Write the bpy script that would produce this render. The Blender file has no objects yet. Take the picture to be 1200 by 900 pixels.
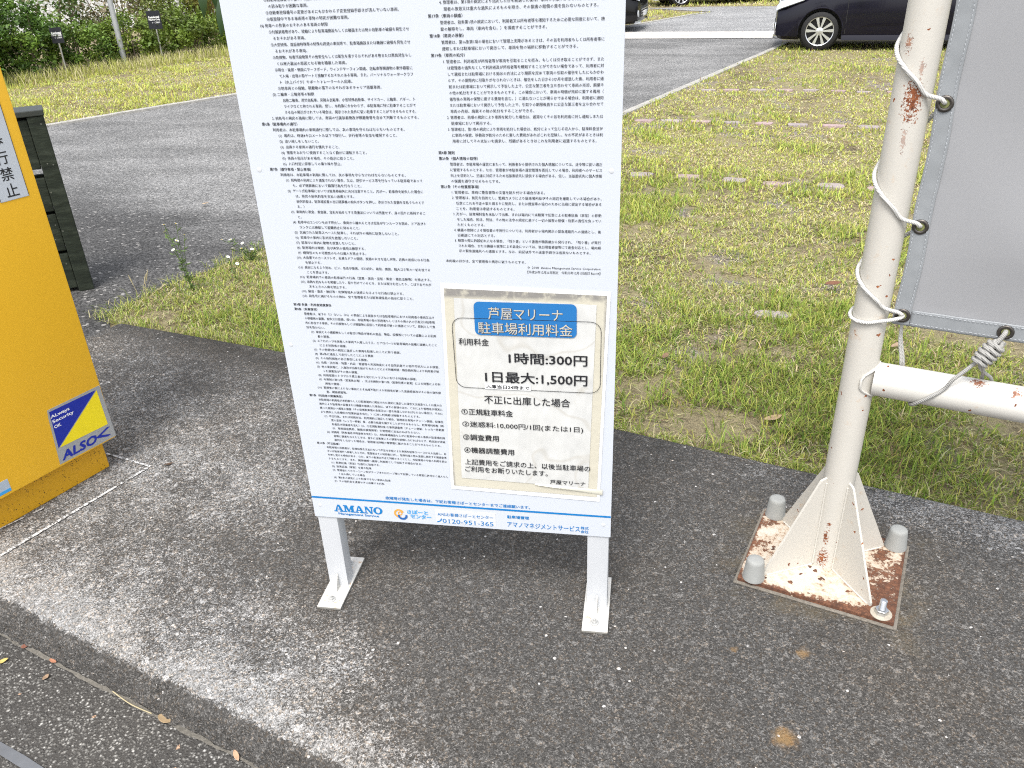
import bpy, bmesh, math, random
import numpy as np
from mathutils import Matrix, Vector, noise

random.seed(7)
rng = np.random.default_rng(11)
S = bpy.context.scene
COL = S.collection
R = math.radians

# ------------------------------------------------------------------ camera
cam_d = bpy.data.cameras.new('camera')
cam = bpy.data.objects.new('camera', cam_d)
COL.objects.link(cam)
cam_d.sensor_width = 36
cam_d.lens = 28.6094
cam_d.clip_start = 0.02
cam_d.clip_end = 2000
rgt = Vector(((0.9871494, 0.1559558, -0.0348408))); dwn = Vector(((0.0438303, -0.4739098, -0.8794819))); fwd = Vector(((-0.1536717, 0.8666530, -0.4746553)))
M = Matrix.Identity(4)
for i in range(3):
    M[i][0], M[i][1], M[i][2] = rgt[i], -dwn[i], -fwd[i]
M[2][3] = 1.45
cam.matrix_world = M
S.camera = cam

# ------------------------------------------------------------------ sky, sun, exposure
SUN_EL, SUN_AZ = R(60), R(188)          # azimuth clockwise from +Y
w = bpy.data.worlds.new('World'); S.world = w; w.use_nodes = True
nt = w.node_tree; nt.nodes.clear()
sky = nt.nodes.new('ShaderNodeTexSky'); sky.sky_type = 'NISHITA'
sky.sun_disc = False; sky.sun_elevation = SUN_EL; sky.sun_rotation = SUN_AZ
sky.dust_density = 3.0; sky.air_density = 1.0; sky.ozone_density = 1.0
hs = nt.nodes.new('ShaderNodeHueSaturation'); hs.inputs['Saturation'].default_value = 0.34
bg = nt.nodes.new('ShaderNodeBackground'); bg.inputs['Strength'].default_value = 0.15
wo = nt.nodes.new('ShaderNodeOutputWorld')
nt.links.new(sky.outputs[0], hs.inputs['Color']); nt.links.new(hs.outputs[0], bg.inputs['Color'])
nt.links.new(bg.outputs[0], wo.inputs['Surface'])
sl = bpy.data.lights.new('sun', 'SUN'); sl.energy = 1.2; sl.angle = R(20); sl.color = (1, 0.975, 0.94)
so = bpy.data.objects.new('sun', sl); COL.objects.link(so)
sd = Vector((math.sin(SUN_AZ) * math.cos(SUN_EL), math.cos(SUN_AZ) * math.cos(SUN_EL), math.sin(SUN_EL)))
so.rotation_euler = sd.to_track_quat('Z', 'Y').to_euler()
S.view_settings.view_transform = 'Standard'; S.view_settings.look = 'None'
S.view_settings.gamma = 1; S.view_settings.exposure = 1.12
S.view_settings.use_curve_mapping = False
S.render.engine = 'CYCLES'
S.cycles.max_bounces = 6; S.cycles.diffuse_bounces = 3; S.cycles.glossy_bounces = 3
S.cycles.transparent_max_bounces = 8
S.cycles.use_denoising = False; S.cycles.denoising_input_passes = 'RGB_ALBEDO_NORMAL'; S.cycles.denoising_prefilter = 'ACCURATE'
S.cycles.filter_width = 1.1
S.cycles.sample_clamp_indirect = 4.0

# ------------------------------------------------------------------ frames used everywhere (metres)
U = Vector((0.946, -0.323, 0)).normalized()      # along the kerb of the concrete apron
V = Vector((-U.y, U.x, 0))                       # across it, away from the road
ST = Vector((math.cos(R(-10)), math.sin(R(-10)), 0))   # the direction of the parking bays
SN = Vector((-ST.y, ST.x, 0))
V_KERB, V_FAR, U_LEFT = 0.789, 2.225, -3.21
def uv(x, y): return (x * U.x + y * U.y, x * V.x + y * V.y)
def xy(u, v): return (u * U.x + v * V.x, u * U.y + v * V.y)
def gh(x, y):
    t = min(max((x * V.x + y * V.y - 2.235) / 4, 0), 1)
    return -0.03 - 0.12 * t * t * (3 - 2 * t)

# ------------------------------------------------------------------ object helpers
def tag(o, label=None, cat=None, group=None, kind=None):
    if label: o['label'] = label
    if cat: o['category'] = cat
    if group: o['group'] = group
    if kind: o['kind'] = kind
    return o
def thing(name, loc, label, cat, group=None, rz=0.0):
    o = bpy.data.objects.new(name, None); COL.objects.link(o)
    o.empty_display_size = 0.1
    o.matrix_world = Matrix.Translation(loc) @ Matrix.Rotation(rz, 4, 'Z')
    return tag(o, label, cat, group)
def wm(o):
    m = o.matrix_basis.copy()
    while o.parent:
        o = o.parent; m = o.matrix_basis @ m
    return m
def link_mesh(name, me, mat, parent=None, world=True):
    o = bpy.data.objects.new(name, me); COL.objects.link(o)
    if mat is not None:
        for m_ in (mat if isinstance(mat, (list, tuple)) else [mat]): me.materials.append(m_)
    if parent is not None:
        if world: me.transform(wm(parent).inverted())
        o.parent = parent
    return o

class MB:
    """collects shapes, builds ONE mesh object"""
    def __init__(self): self.v = []; self.f = []; self.m = []; self.cur = 0
    def add(self, vs, fs, X=None):
        b = len(self.v)
        self.v += [(X @ Vector(p)) if X is not None else Vector(p) for p in vs]
        for f in fs: self.f.append(tuple(i + b for i in f)); self.m.append(self.cur)
        return self
    def box(self, lo, hi, X=None, bev=0.0):
        x0, y0, z0 = lo; x1, y1, z1 = hi
        if bev <= 0:
            return self.add([(x0,y0,z0),(x1,y0,z0),(x1,y1,z0),(x0,y1,z0),(x0,y0,z1),(x1,y0,z1),(x1,y1,z1),(x0,y1,z1)],
                            [(0,3,2,1),(4,5,6,7),(0,1,5,4),(1,2,6,5),(2,3,7,6),(3,0,4,7)], X)
        bm = bmesh.new(); bmesh.ops.create_cube(bm, size=1)
        for v in bm.verts:
            v.co = Vector(((x0+x1)/2 + v.co.x*(x1-x0), (y0+y1)/2 + v.co.y*(y1-y0), (z0+z1)/2 + v.co.z*(z1-z0)))
        bmesh.ops.bevel(bm, geom=bm.edges[:] , offset=bev, segments=2, profile=0.6, affect='EDGES')
        self.addbm(bm, X); bm.free(); return self
    def addbm(self, bm, X=None):
        bm.verts.index_update()
        return self.add([v.co.copy() for v in bm.verts], [[v.index for v in f.verts] for f in bm.faces], X)
    def tube(self, pts, r, n=10, caps=True):
        pts = [Vector(p) for p in pts]; rs = r if isinstance(r, (list, tuple)) else [r] * len(pts)
        b = len(self.v); prev = None
        for i, p in enumerate(pts):
            t = (pts[min(i+1, len(pts)-1)] - pts[max(i-1, 0)]).normalized()
            if prev is None:
                a = t.orthogonal().normalized()
            else:
                a = (prev - t * prev.dot(t))
                a = a.normalized() if a.length > 1e-6 else t.orthogonal().normalized()
            prev = a; c = t.cross(a)
            for k in range(n):
                an = 2 * math.pi * k / n
                self.v.append(p + (a * math.cos(an) + c * math.sin(an)) * rs[i])
        for i in range(len(pts) - 1):
            for k in range(n):
                k2 = (k + 1) % n
                self.f.append((b+i*n+k, b+i*n+k2, b+(i+1)*n+k2, b+(i+1)*n+k)); self.m.append(self.cur)
        if caps:
            self.f.append(tuple(b + k for k in reversed(range(n)))); self.m.append(self.cur)
            e = b + (len(pts)-1)*n
            self.f.append(tuple(e + k for k in range(n))); self.m.append(self.cur)
        return self
    def lathe(self, prof, n=24, X=None):
        vs = []; fs = []
        for (r, z) in prof:
            for k in range(n):
                a = 2*math.pi*k/n; vs.append((r*math.cos(a), r*math.sin(a), z))
        for i in range(len(prof)-1):
            for k in range(n):
                k2 = (k+1) % n; fs.append((i*n+k, i*n+k2, (i+1)*n+k2, (i+1)*n+k))
        fs.append(tuple(reversed(range(n)))); fs.append(tuple((len(prof)-1)*n + k for k in range(n)))
        return self.add(vs, fs, X)
    def prism(self, poly, h, X=None):
        """polygon in local xy, extruded 0..h along local z"""
        n = len(poly)
        vs = [(p[0], p[1], 0) for p in poly] + [(p[0], p[1], h) for p in poly]
        fs = [tuple(reversed(range(n))), tuple(range(n, 2*n))] + [(i, (i+1) % n, n+(i+1) % n, n+i) for i in range(n)]
        return self.add(vs, fs, X)
    def build(self, name, mat, parent=None, smooth=False, angle=35):
        me = bpy.data.meshes.new(name); me.from_pydata([tuple(p) for p in self.v], [], self.f)
        if any(self.m): me.polygons.foreach_set('material_index', self.m)
        me.validate(); 
        bm = bmesh.new(); bm.from_mesh(me); bmesh.ops.recalc_face_normals(bm, faces=bm.faces[:]); bm.to_mesh(me); bm.free()
        if smooth:
            me.polygons.foreach_set('use_smooth', [True]*len(me.polygons))
            me.set_sharp_from_angle(angle=R(angle))
        return link_mesh(name, me, mat, parent)

def frame(o, x, y, z=None):
    """matrix with origin o, local axes x, y, z"""
    x = Vector(x).normalized(); y = Vector(y).normalized(); z = Vector(z).normalized() if z is not None else x.cross(y)
    m = Matrix.Identity(4)
    for i in range(3): m[i][0], m[i][1], m[i][2], m[i][3] = x[i], y[i], z[i], o[i]
    return m
def rrect(x0, y0, x1, y1, r, n=6):
    out = []
    for cx, cy, a0 in ((x1-r, y1-r, 0), (x0+r, y1-r, 90), (x0+r, y0+r, 180), (x1-r, y0+r, 270)):
        for k in range(n+1):
            a = R(a0 + 90*k/n); out.append((cx + r*math.cos(a), cy + r*math.sin(a)))
    return out

# ------------------------------------------------------------------ material helpers
class NT:
    def __init__(self, name):
        self.mat = bpy.data.materials.new(name); self.mat.use_nodes = True
        self.t = self.mat.node_tree; self.n = self.t.nodes; self.bsdf = self.n['Principled BSDF']
        self.co = None
    def node(self, ty, **kw):
        x = self.n.new(ty)
        for k, v in kw.items(): setattr(x, k, v)
        return x
    def link(self, a, b): self.t.links.new(a, b)
    def coord(self, kind='Object'):
        if self.co is None: self.co = self.node('ShaderNodeTexCoord')
        return self.co.outputs[kind]
    def noise(self, scale, detail=4, rough=0.55, vec=None, out='Fac', stretch=None):
        x = self.node('ShaderNodeTexNoise'); x.inputs['Scale'].default_value = scale
        x.inputs['Detail'].default_value = detail; x.inputs['Roughness'].default_value = rough
        v = vec or self.coord()
        if stretch:
            mp = self.node('ShaderNodeMapping'); mp.inputs['Scale'].default_value = stretch
            self.link(v, mp.inputs['Vector']); v = mp.outputs[0]
        self.link(v, x.inputs['Vector']); return x.outputs[out]
    def voro(self, scale, out='Color', feature='F1', vec=None):
        x = self.node('ShaderNodeTexVoronoi', feature=feature); x.inputs['Scale'].default_value = scale
        self.link(vec or self.coord(), x.inputs['Vector']); return x.outputs[out]
    def ramp(self, fac, stops, interp='LINEAR'):
        x = self.node('ShaderNodeValToRGB'); x.color_ramp.interpolation = interp
        e = x.color_ramp.elements
        while len(e) < len(stops): e.new(0.5)
        for s_, (p, c) in zip(e, stops):
            s_.position = p; s_.color = (*c, 1) if isinstance(c, (tuple, list)) else (c, c, c, 1)
        self.link(fac, x.inputs[0]); return x.outputs[0]
    def mix(self, fac, a, b, blend='MIX'):
        x = self.node('ShaderNodeMix', data_type='RGBA', blend_type=blend)
        for s_, val in ((x.inputs[0], fac), (x.inputs[6], a), (x.inputs[7], b)):
            if isinstance(val, bpy.types.NodeSocket): self.link(val, s_)
            elif isinstance(val, (int, float)) and s_ != x.inputs[0]: s_.default_value = (val, val, val, 1)
            elif isinstance(val, (int, float)): s_.default_value = val
            else: s_.default_value = (*val, 1)
        return x.outputs[2]
    def math(self, op, a, b=0.0, clamp=False):
        x = self.node('ShaderNodeMath', operation=op); x.use_clamp = clamp
        for s_, val in ((x.inputs[0], a), (x.inputs[1], b)):
            if isinstance(val, bpy.types.NodeSocket): self.link(val, s_)
            else: s_.default_value = val
        return x.outputs[0]
    def sep(self, vec=None):
        x = self.node('ShaderNodeSeparateXYZ'); self.link(vec or self.coord(), x.inputs[0]); return x.outputs
    def maprange(self, v, a, b, c=0.0, d=1.0, smooth=True):
        x = self.node('ShaderNodeMapRange', interpolation_type='SMOOTHSTEP' if smooth else 'LINEAR')
        self.link(v, x.inputs[0])
        for i, q in enumerate((a, b, c, d)): x.inputs[i+1].default_value = q
        return x.outputs[0]
    def color(self, c):
        if isinstance(c, bpy.types.NodeSocket): self.link(c, self.bsdf.inputs['Base Color'])
        else: self.bsdf.inputs['Base Color'].default_value = (*c, 1)
    def set(self, rough=None, metal=None, spec=None, coat=None):
        b = self.bsdf.inputs
        for k, v in (('Roughness', rough), ('Metallic', metal), ('Specular IOR Level', spec), ('Coat Weight', coat)):
            if v is None: continue
            if isinstance(v, bpy.types.NodeSocket): self.link(v, b[k])
            else: b[k].default_value = v
        return self
    def bump(self, h, strength=0.3, dist=0.01):
        x = self.node('ShaderNodeBump'); x.inputs['Strength'].default_value = strength; x.inputs['Distance'].default_value = dist
        self.link(h, x.inputs['Height']); self.link(x.outputs[0], self.bsdf.inputs['Normal']); return x
def simple(name, c, rough=0.5, metal=0.0, spec=0.5, coat=None, var=0.12, vscale=6.0, bump=0.0, bscale=60.0):
    m = NT(name)
    k = m.noise(vscale, 5)
    m.color(m.mix(k, tuple(x*(1-var) for x in c), tuple(min(1, x*(1+var)) for x in c)))
    m.set(rough, metal, spec, coat)
    if bump: m.bump(m.noise(bscale, 5), bump, 0.004)
    return m.mat

# ================================================================== SETTING
def struct(name, me, mat):
    return tag(link_mesh(name, me, mat), kind='structure')
def mesh_from(name, vs, fs, smooth=False):
    me = bpy.data.meshes.new(name); me.from_pydata([tuple(v) for v in vs], [], fs)
    if smooth: me.polygons.foreach_set('use_smooth', [True]*len(me.polygons))
    me.update(); return me
def interp(x, pts):
    return float(np.interp(x, [p[0] for p in pts], [p[1] for p in pts]))
def lane_z(v):
    if v >= 2.2: return gh(*xy(0, v))
    t = min(max((v - 0.9) / 0.9, 0), 1)
    return -0.10 + 0.07 * t * t * (3 - 2*t)
RIGHT_EDGE = [(2.0, -3.2), (2.15, -3.24), (2.22, -3.42), (2.63, -3.45), (2.88, -3.43), (3.33, -3.44), (8.37, -3.135), (14.7, -2.82), (15.2, -2.78)]
LEFT_EDGE = [(-8, -12.2), (5.8, -8.98), (8.17, -8.42), (17.83, -6.6), (21.37, -6.06), (21.9, -5.98)]

# ---- materials of the ground
def mat_soil():
    m = NT('lawn_soil')
    n1 = m.noise(1.3, 4); n2 = m.noise(16, 5, 0.65); n4 = m.noise(110, 4, 0.7, stretch=(1, 0.5, 1)); n3 = m.voro(150)
    base = m.ramp(m.math('ADD', m.math('ADD', m.math('MULTIPLY', n1, 0.35), m.math('MULTIPLY', n2, 0.35)), m.math('MULTIPLY', n4, 0.3)),
                  [(0.36, (0.05, 0.042, 0.026)), (0.44, (0.20, 0.165, 0.10)), (0.52, (0.33, 0.28, 0.17)), (0.60, (0.24, 0.24, 0.09)), (0.68, (0.46, 0.39, 0.28))])
    g = m.sep(n3)[0]
    grit = m.ramp(g, [(0.0, (0.10, 0.085, 0.075)), (0.6, (0.27, 0.235, 0.205)), (1.0, (0.50, 0.45, 0.41))])
    bare = m.maprange(m.noise(2.6, 3), 0.56, 0.66)
    m.color(m.mix(bare, base, grit)); m.set(0.95, spec=0.15)
    m.bump(m.math('ADD', m.noise(60, 5), n4), 1.0, 0.015)
    return m.mat
def mat_asphalt(name, dark, light, streak=True, grain=170.0):
    m = NT(name)
    s = m.sep(m.voro(grain))
    sv = m.sep(m.voro(grain*2.3))
    g = m.math('ADD', m.math('MULTIPLY', s[0], 0.62), m.math('MULTIPLY', sv[1], 0.38))
    n = m.noise(0.55, 4)
    st = m.noise(1.0, 5, 0.6, stretch=(0.8, 1.7, 1))
    f = m.maprange(m.math('ADD', m.math('MULTIPLY', n, 0.4), m.math('MULTIPLY', st, 0.6)), 0.36, 0.64)
    lo = m.mix(f, dark, light)
    if streak:                      # near the lawn corner the surface is newer and darker, worn pale further out
        xyz = m.sep()
        vv = m.math('ADD', m.math('MULTIPLY', xyz[0], V.x), m.math('MULTIPLY', xyz[1], V.y))
        wob = m.math('MULTIPLY', m.noise(1.2, 4), 1.1)
        far = m.maprange(m.math('ADD', vv, wob), 3.5, 4.9)
        lo = m.mix(far, m.mix(f, (0.058, 0.057, 0.056), (0.10, 0.098, 0.095)), lo)
    c = m.mix(1.0, lo, m.ramp(g, [(0.12, 0.30), (0.5, 0.92), (0.88, 1.9)]), 'MULTIPLY')
    fl = m.math('GREATER_THAN', m.sep(m.voro(grain*0.6))[2], 0.975)
    c = m.mix(m.math('MULTIPLY', fl, 0.5), c, (0.5, 0.48, 0.45))
    m.color(c); m.set(0.9, spec=0.25); m.bump(g, 0.7, 0.006)
    return m.mat
def warp(m, scale, amt):
    """coordinates shaken by noise so that grains are not round cells"""
    n = m.noise(scale, 2, 0.5, out='Color'); q = m.node('ShaderNodeVectorMath', operation='SCALE'); m.link(n, q.inputs[0]); q.inputs['Scale'].default_value = amt
    p = m.node('ShaderNodeVectorMath', operation='ADD'); m.link(m.coord(), p.inputs[0]); m.link(q.outputs[0], p.inputs[1]); return p.outputs[0]
def mat_pebble_road():
    m = NT('pebbly_road_asphalt')
    wv = warp(m, 90, 0.008)
    d1 = m.voro(125, 'Distance', vec=wv); c1 = m.sep(m.voro(125, vec=wv)); d2 = m.voro(260, 'Distance', vec=wv); c2 = m.sep(m.voro(260, vec=wv))
    dome = m.maprange(d1, 0.62, 0.10); dome2 = m.maprange(d2, 0.6, 0.1)
    tone = m.ramp(c1[0], [(0.0, (0.08, 0.077, 0.072)), (0.45, (0.18, 0.174, 0.16)), (0.8, (0.31, 0.302, 0.28)), (1.0, (0.5, 0.49, 0.46))])
    n = m.noise(2.2, 4)
    c = m.mix(dome, (0.055, 0.052, 0.048), tone)
    c = m.mix(m.math('MULTIPLY', m.math('GREATER_THAN', c2[0], 0.72), m.math('MULTIPLY', dome2, 0.7)), c, (0.20, 0.195, 0.18))
    c = m.mix(m.maprange(n, 0.35, 0.7, 0.0, 0.4), c, m.mix(1.0, c, (1.45, 1.42, 1.36), 'MULTIPLY'))
    c = m.mix(m.math('GREATER_THAN', c1[1], 0.998), c, (0.45, 0.30, 0.20))
    m.color(c); m.set(0.85, spec=0.3); m.bump(m.math('ADD', dome, m.math('MULTIPLY', dome2, 0.35)), 0.7, 0.006)
    return m.mat
def mat_apron():
    m = NT('apron_concrete')
    xyz = m.sep()
    uu = m.math('ADD', m.math('MULTIPLY', xyz[0], U.x), m.math('MULTIPLY', xyz[1], U.y))
    vv = m.math('ADD', m.math('MULTIPLY', xyz[0], V.x), m.math('MULTIPLY', xyz[1], V.y))
    wv = warp(m, 120, 0.007)
    s1 = m.sep(m.voro(230, vec=wv)); s2 = m.sep(m.voro(440, vec=wv)); s0 = m.sep(m.voro(85, vec=wv)); fine = m.noise(330, 3, 0.7); mid = m.noise(40, 4, 0.7)
    d0 = m.voro(190, 'Distance', vec=wv)
    g = m.math('ADD', m.math('ADD', m.math('MULTIPLY', s1[0], 0.25), m.math('MULTIPLY', s2[1], 0.27)), m.math('ADD', m.math('MULTIPLY', fine, 0.32), m.math('MULTIPLY', mid, 0.16)))
    g = m.math('ADD', g, m.math('MULTIPLY', m.math('GREATER_THAN', s0[0], 0.93), 0.12))
    blot = m.noise(1.7, 6, 0.62); blot2 = m.noise(6.5, 6, 0.65)
    # pale worn concrete: a band along the kerb edge on the left, and a broad lighter field behind it
    band = m.math('MULTIPLY', m.maprange(vv, 1.20, 0.86), m.maprange(uu, -0.62, -1.25))
    band = m.math('MULTIPLY', band, m.maprange(vv, 0.772, 0.792))
    lip = m.math('MULTIPLY', m.math('MULTIPLY', m.maprange(vv, 0.90, 0.80), m.maprange(vv, 0.770, 0.785)), m.maprange(uu, -0.30, -0.75))
    band2 = m.math('MULTIPLY', m.maprange(m.math('ABSOLUTE', m.math('ADD', vv, -1.35)), 0.45, 0.05), m.maprange(uu, -1.25, -1.75))
    field = m.math('MULTIPLY', m.maprange(uu, -1.35, -2.0), m.maprange(m.math('ABSOLUTE', m.math('ADD', vv, -1.6)), 0.62, 0.25))
    farw = m.math('MULTIPLY', m.maprange(vv, 2.0, 2.2), m.maprange(uu, -0.9, 0.2))
    wear = m.math('ADD', m.math('ADD', m.math('MULTIPLY', band, 0.80), m.math('MULTIPLY', lip, 0.7)), m.math('ADD', m.math('MULTIPLY', band2, 0.36),
                  m.math('ADD', m.math('MULTIPLY', field, 0.36), m.math('MULTIPLY', farw, 0.62))))
    nn = m.math('ADD', m.math('MULTIPLY', blot, 0.5), m.math('MULTIPLY', blot2, 0.5))
    wear = m.math('MULTIPLY', wear, m.maprange(nn, 0.30, 0.62), True)
    wear = m.math('ADD', wear, m.math('MULTIPLY', m.maprange(nn, 0.5, 0.72), 0.14), True)
    grainw = m.math('MULTIPLY', m.maprange(m.math('ADD', g, m.math('MULTIPLY', wear, 0.55)), 0.55, 0.95), m.maprange(wear, 0.0, 0.25))
    dark = m.ramp(g, [(0.28, (0.044, 0.042, 0.039)), (0.44, (0.066, 0.063, 0.0585)), (0.57, (0.093, 0.089, 0.083)), (0.72, (0.215, 0.207, 0.195))])
    pale = m.ramp(g, [(0.3, (0.12, 0.118, 0.112)), (0.46, (0.235, 0.232, 0.224)), (0.58, (0.35, 0.345, 0.335)), (0.75, (0.54, 0.535, 0.525))])
    c = m.mix(m.math('MULTIPLY', m.math('ADD', m.math('MULTIPLY', grainw, 0.7), m.math('MULTIPLY', wear, 0.38)), 1.0, True), dark, pale)
    # black algae along the far edge, and a brownish tint in places
    alg = m.math('MULTIPLY', m.maprange(vv, 1.98, 2.2), m.maprange(uu, 0.1, -0.9))
    c = m.mix(m.math('MULTIPLY', m.math('MULTIPLY', alg, m.maprange(blot2, 0.35, 0.6)), 0.6), c, (0.022, 0.022, 0.019))
    c = m.mix(m.math('MULTIPLY', m.maprange(m.noise(2.3, 3), 0.45, 0.7), 0.22), c, m.mix(1.0, c, (1.18, 1.0, 0.78), 'MULTIPLY'))
    # two rust coloured spots and the rusty runoff round the post plate
    for (u0, v0, rad, amt) in ((-0.074, 1.231, 0.034, 0.8), (-0.082, 1.481, 0.022, 0.65), (-0.23, 1.42, 0.012, 0.5)):
        dx = m.math('ADD', uu, -u0); dy = m.math('ADD', vv, -v0)
        d = m.math('SQRT', m.math('ADD', m.math('MULTIPLY', dx, dx), m.math('MULTIPLY', dy, dy)))
        d = m.math('ADD', d, m.math('MULTIPLY', m.math('ADD', m.noise(45, 3), -0.5), 0.035))
        c = m.mix(m.math('MULTIPLY', m.maprange(d, rad, rad*0.25), amt), c, (0.27, 0.17, 0.075))
    pu, pv = uv(0.495, 1.742)
    du = m.math('ADD', m.math('ABSOLUTE', m.math('ADD', uu, -pu)), -0.185)
    dv = m.math('ADD', m.math('ABSOLUTE', m.math('ADD', vv, -pv)), -0.16)
    dd = m.math('MAXIMUM', du, dv)
    c = m.mix(m.math('MULTIPLY', m.math('MULTIPLY', m.maprange(dd, 0.10, 0.0), m.maprange(blot2, 0.42, 0.62)), 0.5), c, (0.16, 0.13, 0.08))
    # bright chips of aggregate
    chip = m.voro(75, vec=wv); cs = m.sep(chip); dist = m.voro(75, 'Distance', vec=wv)
    cm = m.math('MULTIPLY', m.math('GREATER_THAN', cs[0], 0.955), m.math('LESS_THAN', dist, m.math('MULTIPLY', cs[1], 0.30)))
    c = m.mix(m.math('MULTIPLY', cm, 0.85), c, (0.62, 0.6, 0.57))
    tint = m.math('GREATER_THAN', s1[2], 0.85)
    c = m.mix(m.math('MULTIPLY', tint, 0.3), c, m.mix(1.0, c, (1.5, 1.15, 0.8), 'MULTIPLY'))
    m.color(c); m.set(0.92, spec=0.2)
    h = m.math('ADD', m.math('MULTIPLY', g, 1.0), m.math('MULTIPLY', m.noise(70, 4), 0.5))
    h = m.math('ADD', h, m.math('MULTIPLY', m.maprange(d0, 0.6, 0.1), 0.5))
    m.bump(h, 0.7, 0.006)
    return m.mat
def mat_pale(name, c, grain=150, rough=0.9):
    m = NT(name)
    g = m.sep(m.voro(grain))[0]; n = m.noise(3, 6, 0.65)
    k = m.math('ADD', m.math('MULTIPLY', g, 0.35), m.math('MULTIPLY', n, 0.65))
    m.color(m.ramp(k, [(0.25, tuple(x*0.62 for x in c)), (0.5, tuple(x*0.95 for x in c)), (0.75, tuple(min(1, x*1.15) for x in c))]))
    m.set(rough, spec=0.2); m.bump(k, 0.4, 0.004); return m.mat

# ---- ground: one sheet out to the horizon
vs, fs = [], []
rows = [-300, -60, -12, -4, 0, 1.9, 2.05, 2.1] + [2.2 + 0.1*i for i in range(42)] + [7, 10, 20, 40, 100, 400, 900]
cols = [-900, -200, -60, -25, -12, -6, -3, 0, 3, 6, 12, 25, 60, 200, 900]
for v in rows:
    for u in cols:
        x, y = xy(u, v)
        vs.append((x, y, -0.22 if v < 2.08 else gh(x, y) - 0.004))
for i in range(len(rows)-1):
    for j in range(len(cols)-1):
        a = i*len(cols)+j; fs.append((a, a+1, a+len(cols)+1, a+len(cols)))
struct('ground', mesh_from('ground', vs, fs, True), mat_soil())

def strip_rows(name, vlist, left, right, zf, mat, ncol=1, kind='structure'):
    vs, fs = [], []
    for v in vlist:
        a, b = left(v), right(v)
        for k in range(ncol+1):
            u = a + (b-a)*k/ncol; x, y = xy(u, v); vs.append((x, y, zf(v)))
    for i in range(len(vlist)-1):
        for k in range(ncol):
            p = i*(ncol+1)+k; fs.append((p, p+1, p+ncol+2, p+ncol+1))
    return struct(name, mesh_from(name, vs, fs, True), mat)
asphalt_lane = mat_asphalt('lane_asphalt', (0.145, 0.144, 0.14), (0.25, 0.247, 0.24), True, 115)
vl = [0.3, 0.8, 0.9] + [1.0 + 0.1*i for i in range(53)] + [6.6, 7.5, 8.37, 10.06, 11, 12.5, 13.5, 14.7]
strip_rows('parking_lane', vl, lambda v: interp(v, LEFT_EDGE), lambda v: U_LEFT + 0.02 if v < 2.0 else interp(v, RIGHT_EDGE), lambda v: lane_z(v), asphalt_lane)
# far road, running across beyond the pale gutter
def quad(name, pts, z, mat):
    return struct(name, mesh_from(name, [(x, y, z) for x, y in pts], [tuple(range(len(pts)))]), mat)
lx, ly = xy(interp(14.7, LEFT_EDGE), 14.7); rx, ry = xy(-2.82, 14.7)
road_mat = mat_asphalt('far_road_asphalt', (0.24, 0.24, 0.238), (0.33, 0.33, 0.325), False, 120)
def stp(s, n): return (2.09 + ST.x*s + SN.x*n, 15.0 + ST.y*s + SN.y*n)     # bay frame beyond the car
quad('lane_end', [(lx, ly), (rx, ry), (2.12, 15.93), (2.04, 15.93), (-4.2, 16.83), (-2.1, 16.1)][:2] + [(2.2, 15.92), (-3.62, 16.75)], -0.1495, asphalt_lane)
quad('far_road', [(-2.2, 17.9), (2.18, 17.11), (30, 12.4), (30, 18.6), (3.18, 23.3), (1.36, 23.84), (-0.24, 23.82), (1.42, 22.05), (1.17, 21.95), (-0.486, 19.01), (-1.1, 17.75)], -0.145, road_mat)
quad('gutter', [(-3.75, 16.8), (2.2, 15.9), (30, 11.2), (30, 12.42), (2.2, 17.1), (-1.0, 17.64), (-3.2, 18.03)], -0.141, mat_pale('gutter_concrete', (0.56, 0.53, 0.49), 30))

# ---- kerb edgings (flush concrete strips)
def edging(name, pts, wd, z0, h, mat):
    mb = MB()
    for (a, b) in zip(pts[:-1], pts[1:]):
        a = Vector((*a, 0)); b = Vector((*b, 0)); d = (b-a); L = d.length; d.normalize()
        n = int(L/0.6) or 1
        for k in range(n):                                   # cast blocks laid end to end
            mb.box((k*L/n+0.004, -wd/2, z0), ((k+1)*L/n-0.004, wd/2, z0+h+random.uniform(-.002, .002)), frame(a, d, (-d.y, d.x, 0)), bev=0.006)
    o = mb.build(name, mat); return tag(o, kind='structure')
edge_mat = mat_pale('edging_concrete', (0.40, 0.385, 0.35), 60)
edging('lawn_kerb', [(-1.95, 4.85), (-0.29, 8.90), (2.06, 14.83), (2.2, 15.2)], 0.085, -0.19, 0.055, edge_mat)
edging('verge_kerb', [(-9.2, 4.0), (-6.627, 8.40), (-6.238, 9.01), (-5.327, 10.46), (-2.45, 15.4)], 0.085, -0.20, 0.075, edge_mat)
edging('verge_kerb', [(-1.05, 17.9), (-0.486, 18.99), (1.17, 21.95)], 0.10, -0.20, 0.07, edge_mat)

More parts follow.
